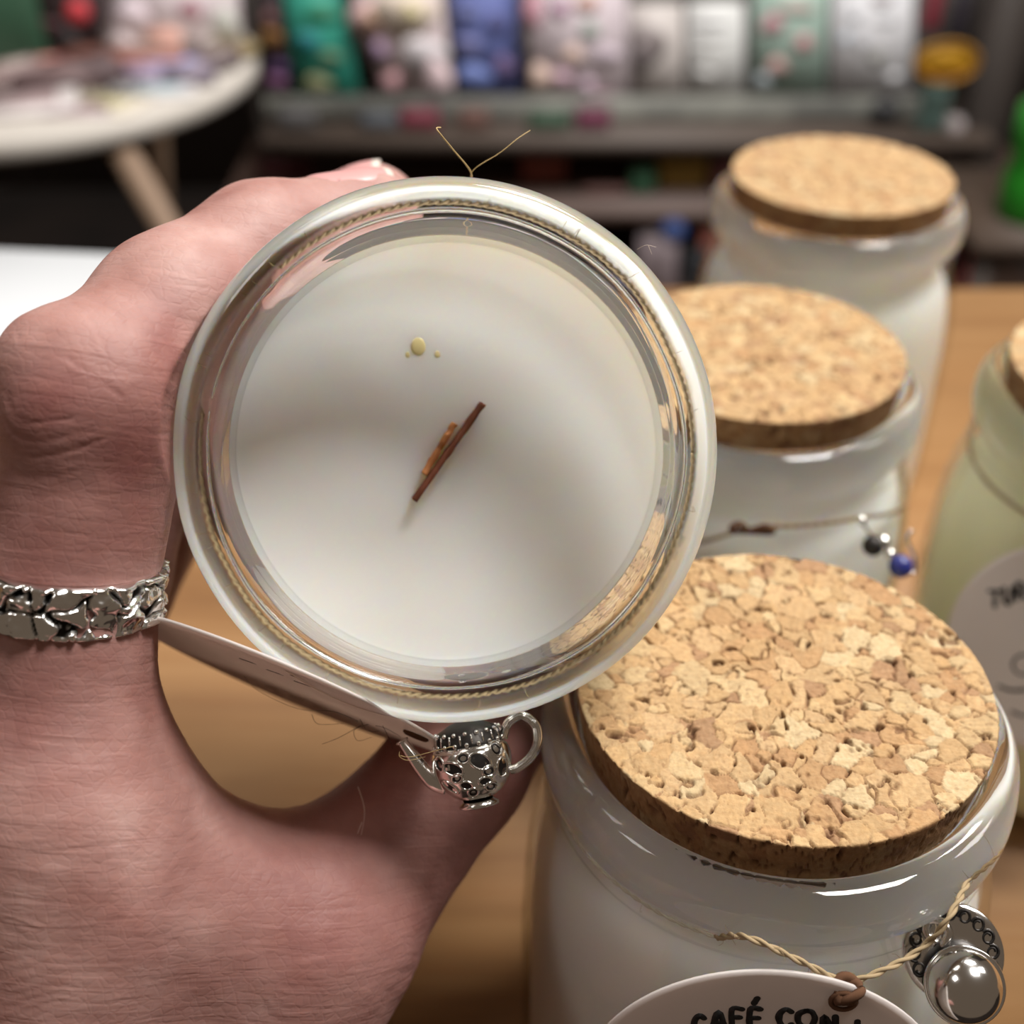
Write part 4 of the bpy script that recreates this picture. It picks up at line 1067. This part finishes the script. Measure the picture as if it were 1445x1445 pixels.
pouch('green_packet', 745, 154, 805, 192, 1.49, (58, 82, 62), 'green packet under the pale pink patterned pack', 'packet', zb=ZSH)
pouch('magenta_packet', 812, 150, 862, 190, 1.49, (112, 52, 76), 'magenta packet under the pale pink patterned pack', 'packet', zb=ZSH)
pouch('grey_packet', 395, 148, 445, 192, 1.49, (88, 86, 86), 'grey packet under the teal card', 'packet', zb=ZSH)
pouch('grey_packet', 510, 156, 560, 194, 1.49, (82, 86, 92), 'bluish grey packet left of the round red packet', 'packet', zb=ZSH)
pouch('brown_packet', 648, 150, 690, 192, 1.49, (112, 82, 74), 'brownish packet under the blue card', 'packet', zb=ZSH)
pouch('teal_packet', 1292, 118, 1345, 178, 1.49, (106, 134, 128), 'grey-teal packet below the yellow oval sign', 'packet', zb=ZSH)
ball_thing('grey_ball', 1346, 178, 15, 1.49, (182, 172, 172), 'pale grey ball at the right end of the rack', 'ball')
ball_thing('black_ornament', 1250, 156, 20, 1.51, (52, 52, 54), 'black round ornament under the bright white card', 'ornament')
pouch('red_packet', 1300, -30, 1336, 42, 1.56, (130, 40, 56), 'dark red packet above the yellow oval sign', 'packet')
pouch('black_packet', 1338, -20, 1376, 52, 1.56, (44, 38, 48), 'black packet right of the dark red packet at the top', 'packet')
# yellow oval sign
c = atY(1336, 88, 1.455); ex = atY(1380, 88, 1.455)[0]-c[0]; ez = c[2]-atY(1336, 115, 1.455)[2]
root = empty('oval_sign', tuple(c)); t_ = np.linspace(0, 2*math.pi, 41)[:-1]
V = np.concatenate([np.stack([ex*np.cos(t_), np.full(40, d), ez*np.sin(t_)], 1) for d in (0, .008)])
mesh_obj('plate', V, [tuple(range(40))[::-1], tuple(range(40, 80))]+[(j, (j+1) % 40, 40+(j+1) % 40, 40+j) for j in range(40)], cm(206, 152, 32), root, smooth=False)
mb = MB(); mb.tube(np.stack([ex*.98*np.cos(t_), t_*0-.001, ez*.98*np.sin(t_)], 1), .003, 6, False); mb.build('rim', cm(160, 112, 30), root)
tag(root, 'yellow oval sign hanging at the right end of the rack', 'sign')
# under the shelf
for (nm, u0, v0, u1, v1, Y, col, lab) in (
        ('yellow_packet', 925, 218, 1000, 285, 1.510, (170, 140, 66), 'mustard yellow packet under the shelf left of the farthest jar'),
        ('dark_green_packet', 888, 232, 926, 290, 1.490, (64, 110, 82), 'dark green packet left of the mustard yellow packet'),
        ('red_packet', 735, 216, 800, 250, 1.530, (150, 78, 66), 'dull red packet just above the held jar rim'),
        ('mauve_packet', 1000, 225, 1040, 300, 1.510, (150, 100, 104), 'mauve packet beside the farthest jar cork'),
        ('grey_packet', 896, 322, 960, 420, 1.450, (152, 138, 142), 'pale grey packet low behind the held jar on the right'),
        ('orange_packet', 985, 308, 1030, 372, 1.450, (150, 86, 74), 'dull orange packet low beside the farthest jar'),
        ('brown_packet', 820, 262, 885, 300, 1.490, (126, 90, 84), 'brown packet low behind the held jar rim'),
        ('black_packet', 962, 350, 1000, 420, 1.425, (40, 42, 46), 'black packet low behind the middle jar'),
        ('red_packet', 1352, 352, 1398, 425, 1.460, (176, 40, 46), 'bright red packet on the floor right of the farthest jar'),
        ('maroon_packet', 372, 226, 440, 300, 1.550, (104, 46, 54), 'dark maroon packet behind the fingertip under the shelf')):
    pouch(nm, u0, v0, u1, v1, Y, col, lab, 'packet', zb=ZS2 if v1 < 305 else (0 if u0 > 1300 else zl))
ball_thing('blue_ball', 950, 326, 18, 1.395, (52, 72, 124), 'dark blue ball low behind the jars', 'ball')
# green bottle at the right edge
a = atY(1455, 305, 1.2); b = atY(1455, 110, 1.2); H = b[2]-a[2]; root = empty('green_bottle', (a[0], 1.2, a[2])); r = .036
mb = MB(); mb.lathe([(0, 0), (r*.9, 0), (r, .006), (r*.98, H*.3), (r*.86, H*.45), (r, H*.6), (r*.96, H*.8), (r*.4, H*.95), (r*.4, H), (0, H)], 32); mb.build('body', mat('green_plastic', srgb(46, 150, 42), .3), root)
mb = MB(); mb.lathe([(0, H), (r*.5, H), (r*.52, H+.03), (r*.3, H+.036), (0, H+.036)], 24); mb.build('cap', cm(196, 192, 192), root)
tag(root, 'bright green bottle at the right edge of the photo', 'bottle')
st_ = empty('display_stand', (a[0]+.03, 1.24, 0)); zt = a[2]
mb = MB(); mb.box((0, 0, zt-.012), (.2, .2, .024), bev=.002); mb.build('top', cm(76, 60, 48), st_)
for sx in (-.085, .085):
    for sy in (-.085, .085): mb = MB(); mb.box((sx, sy, (zt-.024)/2), (.02, .02, zt-.024)); mb.build('leg', cm(62, 50, 42), st_)
tag(st_, 'brown stand carrying the green bottle at the right edge', 'stand')

# round white table with its clutter
TZ2 = .585; tc_ = A([-.473, 1.24]); R2 = .222
rt = empty('round_table', (tc_[0], tc_[1], 0))
mb = MB(); mb.lathe([(0, TZ2), (R2-.006, TZ2), (R2, TZ2-.004), (R2, TZ2-.018), (R2-.006, TZ2-.022), (0, TZ2-.022)][::-1], 96); mb.build('table_top', cm(206, 199, 190), rt)
p1 = atY(165, 206, 1.08); p2 = atY(243, 335, 1.08); p1[2] = TZ2-.02
q = p2+(p2-p1)*((0-p2[2])/(p2[2]-p1[2])); o = A([tc_[0], tc_[1], 0]); ang0 = math.atan2(p1[1]-tc_[1], p1[0]-tc_[0])
for k in range(3):
    Rz = Matrix.Rotation(k*2*math.pi/3, 3, 'Z'); mb = MB()
    mb.tube([tuple(Rz @ Vector(p1-o)), tuple(Rz @ Vector((p1+q)/2-o)), tuple(Rz @ Vector(q-o))], [.0125, .011, .009], 14); mb.build('leg', cm(150, 124, 102), rt)
tag(rt, 'round white table with splayed legs in the upper left', 'table')
def flat_item(name, u, v, w_, d_, h_, rot, col, label, cat, z=TZ2, col2=None):
    p = atZ(u, v, z); root = empty(name, (p[0], p[1], z)); root.rotation_euler = (0, 0, rot)
    w_, d_, h_ = w_*.95, d_*.95, h_*1.1
    mb = MB(); mb.box((0, 0, h_/2), (w_, d_, h_), bev=min(h_*.2, .002)); mb.build('body', cm(*col), root)
    mb = MB(); mb.box((w_*.06, -d_*.05, h_+.0006), (w_*.55, d_*.5, .0012)); mb.build('label_panel', cm(*(col2 or [min(255, int(c*1.2+20)) for c in col])), root)
    tag(root, label, cat)
for it in (('booklet', 25, 150, .11, .08, .006, .3, (214, 206, 204), 'pale booklet at the left end of the round table', (172, 150, 150)),
           ('leaflet', 150, 148, .07, .05, .004, -.3, (228, 218, 200), 'cream leaflet near the front edge of the round table', (200, 190, 150)),
           ('packet', 95, 122, .10, .05, .018, .5, (104, 84, 84), 'dark brown packet in the middle of the round table', (140, 110, 108)),
           ('packet', 55, 108, .06, .03, .014, .5, (186, 92, 84), 'red packet lying on the round table', (214, 150, 140)),
           ('packet', 180, 96, .12, .035, .016, -.05, (160, 106, 92), 'rust red packet lying behind the cream leaflet', (128, 92, 84)),
           ('leaflet', 245, 100, .07, .09, .010, -.4, (190, 170, 196), 'lilac leaflet on the right half of the round table', (168, 170, 214)),
           ('packet', 296, 94, .06, .035, .016, -.5, (118, 104, 104), 'grey packet near the right end of the round table', (150, 134, 128)),
           ('leaflet', 215, 130, .08, .05, .004, .2, (206, 204, 206), 'pale grey leaflet in front of the lilac leaflet', (170, 190, 196)),
           ('packet', 20, 128, .06, .03, .022, .7, (150, 128, 126), 'taupe packet at the far left behind the pale booklet', (200, 184, 176)),
           ('leaflet', 112, 158, .06, .03, .004, .1, (196, 178, 182), 'small dusty pink leaflet at the front of the round table', (150, 122, 128)),
           ('packet', 268, 118, .05, .03, .014, .2, (128, 116, 130), 'slate purple packet in front of the lilac leaflet', (170, 160, 176)),
           ('packet', 140, 118, .05, .03, .02, -.5, (92, 74, 76), 'very dark packet left of the rust red packet', (120, 100, 100)),
           ('packet', 330, 78, .05, .03, .012, -.6, (150, 132, 92), 'olive packet at the right edge of the round table', (120, 104, 80))):
    flat_item(it[0], it[1], it[2], it[3], it[4], it[5], it[6], it[7], it[8], it[0], TZ2, it[9])
def stand_item(name, corners, Y, th, col, label, cat, prints=()):
    zmin = min(atY(*c, Y)[2] for c in corners); return quad_card(name, corners, Y, th, cm(*col), label, cat, prints, zrest=TZ2)
stand_item('picture_book', [(150, -60), (330, -40), (345, 92), (142, 84)], 1.30, .014, (222, 208, 212), 'large pale floral book standing on the round table', 'book',
           [(232, 56, 24, 18, (222, 150, 126)), (268, 14, 14, 12, (140, 66, 82)), (250, 84, 22, 18, (198, 178, 208)), (300, 70, 24, 22, (214, 206, 200)), (186, 20, 24, 18, (232, 216, 224)), (318, 34, 18, 22, (196, 206, 190)), (206, 78, 24, 12, (180, 128, 110)), (172, 60, 16, 14, (206, 190, 190))])
stand_item('dark_box', [(60, -60), (150, -60), (140, 92), (50, 84)], 1.235, .03, (58, 44, 46), 'dark box standing on the round table beside the floral book', 'box', [(96, 62, 18, 22, (30, 24, 26)), (70, 36, 16, 9, (104, 60, 66))])
ball_thing('red_ball', 110, 16, 17, 1.20, (196, 58, 66), 'red ball in front of the dark box on the round table', 'ball')
pouch('green_packet', -60, -60, 40, 64, 1.235, (48, 84, 62), 'dark green packet at the far left of the round table', 'packet', zb=TZ2)

# white box on the wooden table behind the hand
c0 = atY(0, 345, .365); c1 = atY(165, 359, .365); hh = (c0[2]+c1[2])/2-TABLE; ctr = (c0+c1)/2
dirx = math.atan2(0.004, c1[0]-c0[0])
wbx = empty('white_box', (ctr[0]-.02, ctr[1]-.055, TABLE)); wbx.rotation_euler = (0, 0, -.10)
mb = MB(); mb.box((0, 0, (hh-.006)/2), (.118, .108, hh-.006), bev=.001); mb.build('box_body', cm(226, 226, 228), wbx)
mb = MB(); mb.box((0, 0, hh-.008), (.122, .112, .016), bev=.001); mb.build('box_lid', cm(204, 206, 208), wbx)
tag(wbx, 'plain white box on the table behind the hand', 'box')
